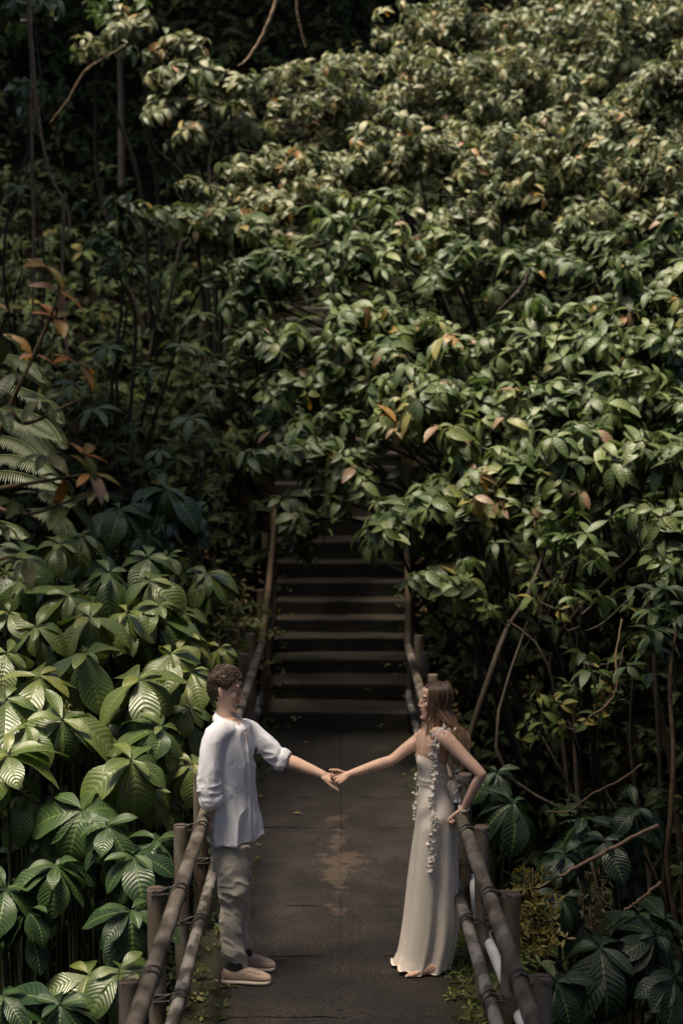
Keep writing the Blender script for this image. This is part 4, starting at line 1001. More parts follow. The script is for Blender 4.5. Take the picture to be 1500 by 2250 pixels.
# unseen ring of trees, added to block low sky light (copies of one tree)
def ring_trees():
    spots = [(-11, -9, 'far left behind the viewpoint'), (-4, -11, 'straight behind the viewpoint on the left'), (4, -11, 'straight behind the viewpoint on the right'), (11, -9, 'far right behind the viewpoint'),
             (-12, 0, 'left of the viewpoint'), (-10, 7, 'left of the gorge'), (12, -1, 'right of the viewpoint'), (11, 7, 'right of the gorge'), (9, 14, 'right of the stairs, outside the picture')]
    first = None
    for x, y, w in spots:
        if first is None:
            added_shade_tree('added shade tree ' + w, x, y, float(ground_h(x, y)) + 5.5, 4.2, 4.2, 5.2, 700)
            first = [o for o in SC.collection.objects if o.name.startswith('added_shade_tree')][-1]
            continue
        c = first.copy(); COL.objects.link(c)
        c.location = (x, y, float(ground_h(x, y)) - 0.2); c.rotation_euler = (0, 0, rng.uniform(0, 6.28)); c['label'] = 'added shade tree ' + w
        for ch in list(first.children):
            d = ch.copy(); d.parent = c; COL.objects.link(d)
ring_trees()
# ------------------------------------------------------------------ people
def skin_mat(name, a, b_, lips):
    m, nt, nd, ln, b = new_mat(name)
    tc = nd.new('ShaderNodeTexCoord')
    n = noise_node(nd, ln, 22, 4, 0.6, tc.outputs['Object'])
    r = ramp(nd, [(0.35, a), (0.65, b_)]); ln.new(n.outputs[0], r.inputs[0])
    at_ = nd.new('ShaderNodeAttribute'); at_.attribute_name = 'rnd'
    c = mixc(nd, ln, at_.outputs['Fac'], r.outputs[0], lips)
    ln.new(c, b.inputs['Base Color']); b.inputs['Roughness'].default_value = 0.5
    b.inputs['Specular IOR Level'].default_value = 0.35
    b.inputs['Subsurface Weight'].default_value = 0.12
    b.inputs['Subsurface Radius'].default_value = (0.02, 0.008, 0.004)
    b.inputs['Subsurface Scale'].default_value = 0.5
    return m

def cloth_mat(name, col, rough=0.85, weave=900, bump=0.12, wr=14, wrb=0.35, sheen=0.2, spec=0.25, var=0.12, stretch=(1, 1, 1)):
    m, nt, nd, ln, b = new_mat(name)
    tc = nd.new('ShaderNodeTexCoord'); mp = nd.new('ShaderNodeMapping'); mp.inputs['Scale'].default_value = stretch
    ln.new(tc.outputs['Object'], mp.inputs[0])
    n = noise_node(nd, ln, 5, 4, 0.6, mp.outputs[0])
    lo = tuple(c * (1 - var) for c in col); hi = tuple(min(1, c * (1 + var * 0.5)) for c in col)
    r = ramp(nd, [(0.3, lo), (0.7, hi)]); ln.new(n.outputs[0], r.inputs[0]); ln.new(r.outputs[0], b.inputs['Base Color'])
    b.inputs['Roughness'].default_value = rough; b.inputs['Specular IOR Level'].default_value = spec
    b.inputs['Sheen Weight'].default_value = sheen; b.inputs['Sheen Roughness'].default_value = 0.5
    n1 = noise_node(nd, ln, wr, 3, 0.55, mp.outputs[0], 0.8)
    n2 = noise_node(nd, ln, weave * 0.3, 2, 0.5, tc.outputs['Object'])
    h = math_node(nd, ln, 'ADD', math_node(nd, ln, 'MULTIPLY', n1.outputs[0], wrb), math_node(nd, ln, 'MULTIPLY', n2.outputs[0], bump * 0.1))
    bp = nd.new('ShaderNodeBump'); bp.inputs['Strength'].default_value = 0.6; bp.inputs['Distance'].default_value = 0.03
    ln.new(h, bp.inputs['Height']); ln.new(bp.outputs[0], b.inputs['Normal'])
    return m

def hair_mat(name, stops, rough=0.38):
    m, nt, nd, ln, b = new_mat(name)
    uv = nd.new('ShaderNodeUVMap'); sep = nd.new('ShaderNodeSeparateXYZ'); ln.new(uv.outputs[0], sep.inputs[0])
    at_ = nd.new('ShaderNodeAttribute'); at_.attribute_name = 'rnd'
    t = math_node(nd, ln, 'ADD', sep.outputs[0], math_node(nd, ln, 'MULTIPLY', math_node(nd, ln, 'SUBTRACT', at_.outputs['Fac'], 0.5), 0.5))
    r = ramp(nd, stops); ln.new(t, r.inputs[0])
    hs = nd.new('ShaderNodeHueSaturation'); ln.new(r.outputs[0], hs.inputs['Color'])
    ln.new(math_node(nd, ln, 'ADD', math_node(nd, ln, 'MULTIPLY', at_.outputs['Fac'], 0.9), 0.55), hs.inputs['Value'])
    ln.new(hs.outputs[0], b.inputs['Base Color'])
    b.inputs['Roughness'].default_value = rough; b.inputs['Specular IOR Level'].default_value = 0.45
    b.inputs['Anisotropic'].default_value = 0.5
    return m

M['skin_m'] = skin_mat('skin_fair', (0.58, 0.37, 0.275), (0.66, 0.43, 0.325), (0.42, 0.16, 0.12))
M['skin_w'] = skin_mat('skin_warm', (0.60, 0.375, 0.275), (0.68, 0.44, 0.33), (0.45, 0.13, 0.11))
M['shirt'] = cloth_mat('white_linen', (0.74, 0.73, 0.78), wr=15, wrb=0.42, stretch=(1.3, 1.3, 0.6), var=0.05)
M['pants'] = cloth_mat('khaki_twill', (0.37, 0.34, 0.295), wr=11, wrb=0.28, sheen=0.1)
M['suede'] = cloth_mat('beige_suede', (0.36, 0.265, 0.205), wr=20, wrb=0.08)
M['sole'] = cloth_mat('pale_rubber', (0.60, 0.50, 0.42), wr=20, wrb=0.03, sheen=0)
M['sock'] = cloth_mat('dark_sock', (0.02, 0.02, 0.025), wr=20, wrb=0.05)
M['satin'] = cloth_mat('ivory_satin', (0.78, 0.69, 0.60), rough=0.28, weave=600, wr=7, wrb=0.12, sheen=0.1, spec=0.45, var=0.06, stretch=(2.2, 2.2, 0.35))
M['petal'] = cloth_mat('white_petal', (0.76, 0.70, 0.62), rough=0.7, wr=60, wrb=0.1, var=0.08)
M['button'] = cloth_mat('shell_button', (0.62, 0.60, 0.56), rough=0.4, wrb=0, sheen=0)
M['bracelet'] = cloth_mat('pearl_bracelet', (0.75, 0.68, 0.62), rough=0.3, wrb=0, sheen=0)
M['eye'] = cloth_mat('dark_eye', (0.025, 0.016, 0.012), rough=0.2, wrb=0, sheen=0)
M['brow'] = cloth_mat('brow_hair', (0.085, 0.05, 0.032), rough=0.7, wrb=0, sheen=0)
M['hair_m'] = hair_mat('brown_hair', [(0, (0.022, 0.013, 0.009)), (0.5, (0.052, 0.030, 0.018)), (1, (0.12, 0.072, 0.042))])
M['hair_w'] = hair_mat('ombre_hair', [(0, (0.065, 0.041, 0.030)), (0.3, (0.13, 0.08, 0.052)), (0.6, (0.28, 0.175, 0.105)), (1, (0.48, 0.33, 0.21))], 0.34)

def ellipsoid(mb, c, ax, rr, n=16, m=10, rnd=0.0, p=1.0):
    """ellipsoid at c with axes matrix ax (rows) and radii rr"""
    th = np.linspace(0, 2 * np.pi, n, endpoint=False); ph = np.linspace(0, np.pi, m + 1)[1:-1]
    PH, TH = np.meshgrid(ph, th, indexing='ij')
    L_ = np.stack([np.sin(PH) * np.cos(TH) * rr[0], np.sin(PH) * np.sin(TH) * rr[1], np.cos(PH) * rr[2]], -1).reshape(-1, 3)
    L_ = np.vstack([L_, [[0, 0, rr[2]], [0, 0, -rr[2]]]])
    V = np.asarray(c) + L_ @ np.asarray(ax)
    k = m - 1; F = []
    for i in range(k - 1):
        for j in range(n):
            F.append(np.array((i * n + j, i * n + n + j, i * n + n + (j + 1) % n, i * n + (j + 1) % n)))
    for j in range(n):
        F.append(np.array((k * n, j, (j + 1) % n))); F.append(np.array((k * n + 1, (k - 1) * n + (j + 1) % n, (k - 1) * n + j)))
    mb.add(V, F, None, rnd)

def ringloft(mb, rings, n=40, rnd=0.0, sub=None, cap=True):
    """rings: list of (centre, axisU, axisV, ru, rv, power); smooth interpolation between"""
    C_ = np.array([r[0] for r in rings], float); U_ = np.array([r[1] for r in rings], float); W_ = np.array([r[2] for r in rings], float)
    ru = np.array([r[3] for r in rings], float); rv = np.array([r[4] for r in rings], float); pw = np.array([r[5] if len(r) > 5 else 1.0 for r in rings], float)
    if sub:
        m = sub
        C_, _ = catmull(C_, np.ones(len(C_)), m)
        def ip(a):
            p, _ = catmull(np.stack([a, a * 0, a * 0], -1), np.ones(len(a)), m); return p[:, 0]
        u = np.linspace(0, len(rings) - 1, m)
        U_ = nrm(np.stack([np.interp(u, np.arange(len(rings)), U_[:, k]) for k in range(3)], -1))
        W_ = nrm(np.stack([np.interp(u, np.arange(len(rings)), W_[:, k]) for k in range(3)], -1))
        ru, rv, pw = ip(ru), ip(rv), ip(pw)
    m = len(C_); th = np.arange(n) / n * 2 * np.pi
    cs, sn = np.cos(th), np.sin(th)
    e = pw[:, None]
    cu = np.sign(cs) * np.abs(cs) ** e; sv = np.sign(sn) * np.abs(sn) ** e
    V = C_[:, None] + U_[:, None] * (cu * ru[:, None])[..., None] + W_[:, None] * (sv * rv[:, None])[..., None]
    i = np.arange(m - 1)[:, None] * n; j = np.arange(n)[None]; jn = (j + 1) % n
    q = np.stack([i + j, i + jn, i + n + jn, i + n + j], -1).reshape(-1, 4)
    uv = np.stack(np.meshgrid(np.linspace(0, 1, m), np.arange(n) / n, indexing='ij'), -1).reshape(-1, 2)
    F = [a for a in q]
    if cap: F += [np.arange(n)[::-1], (m - 1) * n + np.arange(n)]
    mb.add(V.reshape(-1, 3), F, uv, rnd)
    return V

def fuse(mb, voxel, smooth=3, fac=0.5):
    """union of overlapping closed shells into one continuous surface; returns verts, faces"""
    o = mb.build('fuse_tmp', M['eye'])
    md = o.modifiers.new('r', 'REMESH'); md.mode = 'VOXEL'; md.voxel_size = voxel; md.adaptivity = 0
    if smooth:
        sm_ = o.modifiers.new('s', 'SMOOTH'); sm_.iterations = smooth; sm_.factor = fac
    dg = bpy.context.evaluated_depsgraph_get(); dg.update()
    ev = o.evaluated_get(dg); me = ev.to_mesh()
    co = np.empty(len(me.vertices) * 3); me.vertices.foreach_get('co', co)
    no = np.empty(len(me.vertices) * 3); me.vertices.foreach_get('normal', no)
    lv = np.empty(len(me.loops), np.int64); me.loops.foreach_get('vertex_index', lv)
    ls = np.empty(len(me.polygons), np.int64); me.polygons.foreach_get('loop_start', ls)
    lt = np.empty(len(me.polygons), np.int64); me.polygons.foreach_get('loop_total', lt)
    q4 = lt == 4
    F = lv[ls[q4][:, None] + np.arange(4)]
    T = lv[ls[lt == 3][:, None] + np.arange(3)] if np.any(lt == 3) else None
    ev.to_mesh_clear()
    old = o.data; bpy.data.objects.remove(o); bpy.data.meshes.remove(old)
    return co.reshape(-1, 3), no.reshape(-1, 3), F, T

def fused_obj(name, V, F, T, mat, parent, rnd=0.0):
    mb_ = MB(); mb_.add(V, F, None, rnd)
    if T is not None: mb_.add(np.zeros((0, 3)), T - mb_.n, None, np.zeros(0))
    return mb_.build(name, mat, parent)

HEADPROF = [  # height, front, back, half width
    (-0.121, .062, .030, .018), (-0.115, .078, .012, .030), (-0.104, .086, -.006, .038), (-0.092, .087, -.024, .046), (-0.078, .082, -.045, .054), (-0.064, .084, -.060, .058),
    (-0.045, .085, -.070, .062), (-0.028, .085, -.080, .066), (-0.008, .084, -.088, .069), (0.012, .083, -.094, .071), (0.028, .083, -.098, .073), (0.043, .091, -.100, .075), (0.062, .091, -.101, .0765),
    (0.085, .083, -.096, .075), (0.104, .064, -.080, .063), (0.117, .036, -.056, .044), (0.124, .008, -.030, .022)]

def head(mb, O, f, r, u, s, fem=False):
    """head shells in world space: O ear centre, f forward, r right, u up"""
    Lc = lambda a, b_, c: O + (f * a + r * b_ + u * c) * s
    rings = []
    for w, F_, B_, W_ in HEADPROF:
        if fem:
            W_ = W_ * 0.95; F_ = F_ - (0.003 if w > 0.035 and w < 0.07 else 0); F_ -= 0.004 if w < -0.09 else 0
        rings.append((Lc((F_ + B_) / 2, 0, w), f, r, (F_ - B_) / 2 * s, W_ * s, 0.86))
    ringloft(mb, rings, 48, sub=60)
    # nose
    n = 0.72 if fem else 1.0
    tube(mb, [Lc(.078, 0, .034), Lc(.086 + .006 * n, 0, .012), Lc(.087 + .013 * n, 0, -.008), Lc(.086 + .020 * n, 0, -.022)], [.0075 * s, .0085 * s, .0105 * s, .0105 * s], 10, 14, roundcap=True)
    for sg in (-1, 1):
        ellipsoid(mb, Lc(.074 + .020 * n, sg * .011, -.027), np.array((f, r, u)), np.array((.014, .008, .009)) * s)
        ellipsoid(mb, Lc(.076, sg * .036, .045), np.array((f, r, u)), np.array((.012, .022, .006)) * s)      # brow ridge
        ellipsoid(mb, Lc(.060, sg * .045, -.012), np.array((f, r, u)), np.array((.022, .018, .022)) * s)     # cheek
        ellipsoid(mb, Lc(.079, sg * .032, .020), np.array((f, r, u)), np.array((.0065 if fem else .009, .015, .0095)) * s)     # lid
        # ear
        eu = nrm(u - f * 0.25); ef = np.cross(r, eu)
        ellipsoid(mb, Lc(-.010, sg * .073, .004), np.array((nrm(f + r * sg * -0.3), r, eu)), np.array((.018, .009, .032)) * s)
        ellipsoid(mb, Lc(-.004, sg * .074, -.022), np.array((f, r, u)), np.array((.010, .007, .012)) * s)
    ellipsoid(mb, Lc(.0865, 0, -.0475), np.array((f, r, u)), np.array((.010, .024, .0065)) * s)
    ellipsoid(mb, Lc(.0855, 0, -.0590), np.array((f, r, u)), np.array((.010, .021, .0070)) * s)
    ellipsoid(mb, Lc(.078, 0, -.100), np.array((f, r, u)), np.array((.014, .020, .014)) * s)
    return Lc

def eyes(parent, Lc, f, r, u, s, bs=1.25):
    for sg in (-1, 1):
        mb_ = MB(); ellipsoid(mb_, Lc(.0832, sg * .032, .0185), np.array((f, nrm(r - f * sg * 0.35), u)), np.array((.0030, .0120, .0034)) * s * (.85 if bs < 1 else 1))
        mb_.build('eye', M['eye'], parent)
        mb_ = MB(); tube(mb_, [Lc(.0875, sg * .014, .039), Lc(.0865, sg * .030, .0455), Lc(.074, sg * .050, .042)] if bs >= 1 else [Lc(.0845, sg * .014, .040), Lc(.083, sg * .030, .0465), Lc(.070, sg * .048, .042)], [.003 * s * bs, .0038 * s * bs, .002 * s * bs], 6, 12, flat=0.6, roundcap=True)
        mb_.build('eyebrow', M['brow'], parent)

def lips_attr(V, O, f, r, u, s):
    d = (V - O) / s
    a, b_, c = d @ f, d @ r, d @ u
    lip = np.exp(-(((c + .0535) / .0085) ** 4)) * np.exp(-((b_ / .024) ** 4)) * (a > .078)
    cheek = 0.22 * np.exp(-(((c + .012) / .02) ** 2 + ((np.abs(b_) - .045) / .018) ** 2)) * (a > .04)
    nose = 0.2 * np.exp(-(((c + .022) / .014) ** 2 + (b_ / .015) ** 2)) * (a > .09)
    return np.clip(lip * 0.8 + cheek + nose, 0, 1)

def dig_eyes(V, O, f, r, u, s):
    d = (V - O) / s
    a, b_, c = d @ f, d @ r, d @ u
    for sg in (-1, 1):
        g = np.exp(-(((b_ - sg * .028) / .016) ** 2 + ((c - .027) / .009) ** 2)) * (a > .05)
        V = V - f * (g * 0.006 * s)[:, None]
    g = np.exp(-((c + .0535) / .0022) ** 2) * np.exp(-((b_ / .022) ** 4)) * (a > .075)
    return V - f * (g * 0.004 * s)[:, None]

def finger(mb, base, d, nrml, L, r, curl):
    """finger chain from base along d, bending towards -nrml by curl at each joint"""
    p = np.array(base, float); pts = [p - d * 0.012, p]
    ang = 0.0; side = np.cross(d, nrml)
    for k, fr in enumerate((0.45, 0.31, 0.24)):
        ang += curl[k]
        dd = d * math.cos(ang) - nrml * math.sin(ang)
        p = p + dd * L * fr; pts.append(p)
    tube(mb, pts, [r * 1.05, r * 1.05, r, r * 0.92, r * 0.8], 8, 16, roundcap=True)
    return pts

def hand(mb, wrist, d, nrml, curls, thumb_dir, sgn, s=1.0, thumb_curl=(0.2, 0.3)):
    """palm + five fingers. d: towards the knuckles, nrml: back of the hand, sgn: +1 if thumb lies along +cross(d, nrml)"""
    d = nrm(d); nrml = nrm(nrml - d * np.dot(d, nrml)); side = np.cross(d, nrml) * sgn      # towards the thumb
    w = np.asarray(wrist, float)
    rings = [(w - d * .02 * s, side, nrml, .024 * s, .018 * s, 0.9), (w + d * .01 * s, side, nrml, .028 * s, .018 * s, .85), (w + d * .045 * s, side, nrml, .038 * s, .0165 * s, .8), (w + d * .078 * s, side, nrml, .041 * s, .0145 * s, .8), (w + d * .092 * s, side, nrml, .037 * s, .010 * s, .85)]
    ringloft(mb, rings, 24, sub=16)
    offs = [.029, .0105, -.0085, -.027]; Ls = [.074, .083, .077, .060]; rs = [.0085, .0088, .0084, .0074]; fan = [.10, .03, -.04, -.13]
    for k in range(4):
        dd = nrm(d + side * fan[k] * 0.5)
        b_ = w + d * (.086 - .004 * abs(k - 1)) * s + side * offs[k] * s + nrml * .002 * s
        finger(mb, b_, dd, nrml, Ls[k] * s, rs[k] * s, curls[k] if isinstance(curls[0], (tuple, list)) else curls)
    tb = w + d * .022 * s + side * .026 * s - nrml * .006 * s
    td = nrm(thumb_dir[0] * d + thumb_dir[1] * side - thumb_dir[2] * nrml)
    pn = nrm(np.cross(td, d) if np.linalg.norm(np.cross(td, d)) > 0.1 else nrml)
    p1 = tb + td * .040 * s; p2 = p1 + nrm(td + d * thumb_curl[0]) * .032 * s; p3 = p2 + nrm(td + d * thumb_curl[1]) * .026 * s
    tube(mb, [tb - td * .01 * s, tb, p1, p2, p3], [.014 * s, .0135 * s, .0115 * s, .0100 * s, .0085 * s], 8, 18, roundcap=True)

Z = np.array((0, 0, 1.0))

# ================================================================== the man
YM = 9.05
man = thing('person', (xat(540, YM, 0), YM, 0.0), 'person with short brown hair in white shirt and khaki trousers leaning on the left railing', 'person')
mt = np.array((math.cos(R(25)), -math.sin(R(25)), 0)); mr = np.array((mt[1], -mt[0], 0))      # torso forward / right (near side)
mb = MB()
# hidden torso and pelvis under the clothes, neck
tors = [(1575, 503, .050, .055), (1592, 503, .075, .13), (1612, 502, .098, .165), (1655, 503, .108, .165), (1705, 505, .105, .155), (1760, 507, .08, .13), (1810, 509, .07, .12), (1850, 510, .07, .12)]
ringloft(mb, [(at(px, py, YM), mt, mr, ru, rv, .9) for py, px, ru, rv in tors], 36, sub=40)
hf = nrm(np.array((1.0, -0.10, -0.16))); hr = nrm(np.cross(hf, Z)); hu = np.cross(hr, hf)
HO = at(494, 1516, YM - 0.0); HS = 0.98
tube(mb, [at(496, 1592, YM), at(496, 1566, YM), at(493, 1535, YM)], [.060, .050, .052], 18, 12)
Lm = head(mb, HO, hf, hr, hu, HS)
# far (left) arm reaching to the clasped hands
sh_f, el_f, wr_f = at(548, 1606, 9.22), at(620, 1666, 9.20), at(709, 1703, 9.15)
tube(mb, [at(520, 1605, 9.14), sh_f, (sh_f * .5 + el_f * .5) + Z * .005, el_f, el_f * .7 + wr_f * .3, el_f * .3 + wr_f * .7, wr_f], [.045, .045, .042, .040, .042, .034, .0265], 16, 36, roundcap=True)
dh = nrm(at(742, 1716, 9.14) - wr_f)
hand(mb, wr_f, dh, nrm(np.array((0.05, -0.35, 1.0))), [(1.1, 1.1, .7), (1.15, 1.15, .7), (1.2, 1.15, .7), (1.25, 1.15, .7)], (.92, .25, .30), 1, 1.0, (.6, .9))
# near (right) arm down to the rail
sh_n, el_n, wr_n = at(478, 1618, 8.90), at(461, 1716, 8.85), at(463, 1795, 8.90)
tube(mb, [at(490, 1612, 8.95), sh_n, (sh_n + el_n) / 2, el_n, el_n * .7 + wr_n * .3, el_n * .3 + wr_n * .7, wr_n], [.045, .045, .040, .036, .038, .034, .027], 16, 36, roundcap=True)
hand(mb, wr_n, nrm(np.array((-.10, .12, -1.0))), nrm(np.array((1.0, -.5, .1))), [(.35, .7, .5), (.4, .7, .5), (.45, .8, .5), (.5, .8, .5)], (.6, .8, .1), 1, 1.0)
V, Nn, F, T = fuse(mb, 0.0033, 4)
V = dig_eyes(V, HO, hf, hr, hu, HS)
fused_obj('body', V, F, T, M['skin_m'], man, lips_attr(V, HO, hf, hr, hu, HS))
eyes(man, Lm, hf, hr, hu, HS)

# hair
def short_hair(parent):
    mb_ = MB()
    ax = np.array((hf, hr, hu))
    # close cap that follows the skull, cut at the hairline
    n_t, n_w = 72, 34
    prof = np.array(HEADPROF); ws = np.linspace(-0.075, 0.131, n_w)
    grid = []
    for w in ws:
        wc = min(w, .1235)
        F_, B_, W_ = [np.interp(wc, prof[:, 0], prof[:, k]) for k in (1, 2, 3)]
        th = np.arange(n_t) / n_t * 2 * np.pi
        c, s_ = np.cos(th), np.sin(th)
        a = (F_ + B_) / 2 + np.sign(c) * np.abs(c) ** .86 * (F_ - B_) / 2; b_ = np.sign(s_) * np.abs(s_) ** .86 * W_
        grid.append(np.stack([a, b_, np.full(n_t, w)], -1))
    G = np.array(grid)
    a, b_, c = G[..., 0], G[..., 1], G[..., 2]
    line = np.where(a > .055, .084, np.where(a > .028, .020 + (a - .028) / .027 * .064, np.where(a > -.012, .018 - .022 * np.exp(-((a - .028) / .010) ** 2), np.interp(a, [-.10, -.05, -.012], [-.062, -.058, .012]))))
    thick = np.clip((c - line) / .022, -0.6, 1) * .005 + np.clip((c - .07) / .05, 0, 1) * .001
    cen = np.array((-.005, 0, .02))
    d = nrm(G - cen)
    G2 = G + d * thick[..., None]
    wob = fbm(G2.reshape(-1, 3), 55, 3).reshape(thick.shape) * .004 * (thick > 0)
    G2 = G2 + d * wob[..., None]
    V_ = HO + (G2.reshape(-1, 3) @ ax) * HS
    i = np.arange(n_w - 1)[:, None] * n_t; j = np.arange(n_t)[None]; jn = (j + 1) % n_t
    q = np.stack([i + j, i + jn, i + n_t + jn, i + n_t + j], -1).reshape(-1, 4)
    q = q[np.all(thick.reshape(-1)[q] > -.001, axis=1)]
    mb_.add(V_, [x for x in q] + [(n_w - 1) * n_t + np.arange(n_t)], np.stack([np.full(len(V_), .15), np.zeros(len(V_))], -1), .35)
    # tousled locks
    k = 0
    while k < 2600:
        dd = nrm(rng.normal(size=3)); p = np.array((-.006, 0, .021)) + dd * np.array((.097, .0765, .105))
        if p[2] > .120: p[2] = .120
        ln_ = .086 if p[0] > .055 else (.026 + (p[0] - .028) / .027 * .06 if p[0] > .028 else (.018 if p[0] > -.012 else -.055))
        if p[2] < ln_ or (abs(p[1]) > .05 and -.03 < p[0] < .03 and p[2] < .042): continue
        k += 1
        top = np.clip((p[2] - .04) / .07, 0, 1)
        L_ = (rng.uniform(.032, .05) + .022 * top) * (.62 if p[0] > .03 else 1.0) * (.55 + .45 * top)
        wv = math.sin(p[0] * 60 + p[1] * 40); flow = np.array((.9 * top - .35 * (p[0] < -.04) + rng.normal(0, .14) + .25 * wv, np.sign(p[1]) * .35 * (1 - top) + rng.normal(0, .14) - .3 * wv * top, -1.0 * (1 - top) + .05 + rng.normal(0, .12)))
        flow = nrm(flow - dd * np.dot(flow, dd))
        lift = (.009 * top + .002) * rng.uniform(.6, 1.6)
        pts = [p + flow * L_ * t + dd * (lift * math.sin(math.pi * min(1, t * 1.1 + .1)) - .010 * t * t + .006 + .005 * top) for t in (0, .35, .7, 1)]
        P_ = [HO + (np.array(q_) @ ax) * HS for q_ in pts]
        tube(mb_, P_, [.0020, .0025, .0020, .0007], 5, 8, rnd=rng.uniform(0, 1), flat=0.7)
    mb_.build('hair', M['hair_m'], parent)
short_hair(man)

# trousers: two legs and a seat, wrinkled
def pants(parent):
    mb_ = MB()
    ux = np.array((1.0, 0, 0)); uy = np.array((0, 1.0, 0))
    top = [(1812, 510, .098, .150, YM), (1850, 512, .102, .160, YM), (1885, 512, .100, .160, YM), (1905, 512, .092, .15, YM)]
    ringloft(mb_, [(at(px, py, Y), mt, mr, ru, rv, .88) for py, px, ru, rv, Y in top], 40, sub=16)
    near = [(1855, 511, .098, .088, 8.98), (1905, 511, .093, .090, 8.97), (1950, 511, .085, .083, 8.96), (1990, 509, .076, .076, 8.96), (2020, 509, .072, .072, 8.95), (2060, 510, .063, .066, 8.95), (2095, 514, .064, .066, 8.94), (2118, 517, .062, .062, 8.94), (2134, 520, .058, .060, 8.94)]
    far = [(1855, 515, .098, .088, 9.14), (1905, 518, .092, .088, 9.15), (1950, 520, .084, .082, 9.15), (1990, 520, .076, .075, 9.15), (2020, 521, .070, .072, 9.15), (2060, 524, .060, .066, 9.14), (2090, 529, .056, .062, 9.14), (2106, 532, .054, .060, 9.14)]
    for leg in (near, far):
        ringloft(mb_, [(at(px, py, Y), ux, uy, ru, rv, .92) for py, px, ru, rv, Y in leg], 30, sub=40)
    V, N_, F, T = fuse(mb_, 0.006, 2)
    z_ = V[:, 2]
    Q = V.copy(); Q[:, 2] = Q[:, 2] + (0.75 * np.sin(V[:, 2] * 5)) * (V[:, 0] - V[:, 0].mean()) + 0.5 * (V[:, 1] - YM)
    amp = 0.009 + .009 * np.exp(-((z_ - .52) / .13) ** 2) + .014 * np.exp(-((z_ - .12) / .10) ** 2) + .010 * np.exp(-((z_ - .85) / .08) ** 2)
    d = ridge(Q, (8, 8, 12), 3.1) * .7 + ridge(Q, (15, 15, 24), 7.7) * .35 + fbm(Q, (6, 6, 5), 1.2) * .5
    d -= d.mean()
    fused_obj('trousers', V + N_ * (d * amp)[:, None], F, T, M['pants'], parent)
pants(man)

# shirt
def shirt(parent):
    mb_ = MB()
    rows = [(1586, 502, .070, .088, 0), (1591, 502, .088, .135, 0), (1598, 502, .105, .172, 0), (1618, 502, .116, .182, .1), (1655, 503, .126, .186, .2), (1705, 505, .124, .176, .3), (1755, 507, .125, .174, .5), (1800, 509, .131, .184, .8), (1836, 511, .132, .186, 1), (1843, 511, .128, .182, 1)]
    n = 72
    V_ = ringloft(mb_, [(at(px, py, YM), mt, mr, ru, rv, .86) for py, px, ru, rv, _ in rows], n, sub=60)
    def sleeve(pts, rad):
        tube(mb_, pts, rad, 22, 36, roundcap=False)
    sleeve([at(500, 1606, 8.97), at(480, 1612, 8.90), at(466, 1648, 8.87), at(461, 1700, 8.85), at(463, 1745, 8.86), at(465, 1763, 8.865)], [.060, .064, .064, .061, .059, .056])
    sleeve([at(520, 1603, 9.15), at(548, 1606, 9.21), at(580, 1634, 9.21), at(604, 1658, 9.20), at(622, 1670, 9.195)], [.062, .068, .070, .068, .060])
    V, N_, F, T = fuse(mb_, 0.0055, 3)
    # loose front panel on the far side hangs away from the body at the hem
    a = (V - at(507, 1700, YM)) @ mt; b_ = (V - at(507, 1700, YM)) @ mr
    zt, zb = zat(1640, YM), zat(1840, YM)
    h = np.clip((zt - V[:, 2]) / (zt - zb), 0, 1)
    tor = (V[:, 2] < zt) & (a > -.2) & (np.abs(b_) < .22)
    flare = np.exp(-((b_ + .115) / .05) ** 2) * np.clip(a / .12, 0, 1) * h ** 1.6 * .038 * tor
    V = V + mt * flare[:, None] - mr * (flare * .6)[:, None]
    # soft hanging folds and drag lines from the shoulders
    Q = V.copy(); Q[:, 2] -= 0.5 * a
    d = ridge(Q, (8, 8, 2.0), 2.3) * .7 + ridge(Q + .25 * V[:, 2:3] * mt, (12, 12, 3.6), 9.1) * .4 + fbm(Q, (4, 4, 3), 4) * .6 + ridge(Q, (19, 19, 7), 5.5) * .16
    d -= d.mean()
    amp = .015 + .010 * h
    # tight folds near both cuffs
    cn = at(461, 1735, 8.85); cf = at(600, 1655, 9.2)
    g = np.exp(-(np.linalg.norm(V - cn, axis=1) / .09) ** 2) + np.exp(-(np.linalg.norm(V - cf, axis=1) / .10) ** 2)
    d2 = ridge(V, (11, 11, 26), 1.7) * .010 * g
    # scooped shirt tail: the side seams hang shorter than front and back
    tail = (V[:, 2] < zat(1822, YM)) & tor
    V = V + N_ * (d * amp + d2)[:, None]
    # placket groove where the two fronts overlap
    fx = np.exp(-((b_ - .012) / .006) ** 2) * (a > .03) * (V[:, 2] < zat(1600, YM)) * (V[:, 2] > zb - .05)
    V = V - N_ * (fx * .006)[:, None]
    fused_obj('shirt', V, F, T, M['shirt'], parent)
    return V, F
SV, SF = shirt(man)
from mathutils.bvhtree import BVHTree
def bvh(V, F):
    return BVHTree.FromPolygons([tuple(v) for v in V], [tuple(int(i) for i in f) for f in F])
SBV = bvh(SV, SF)
def on_shirt(py, b_off, lift=.002):
    """point on the shirt front at image row py and lateral offset b_off (metres towards the near side)"""
    c = at(507, py, YM) + mr * b_off
    hit = SBV.ray_cast(Vector(c + mt * .5), Vector(-mt))
    p = np.array(hit[0]) if hit[0] is not None else c + mt * .13
    return p + mt * lift

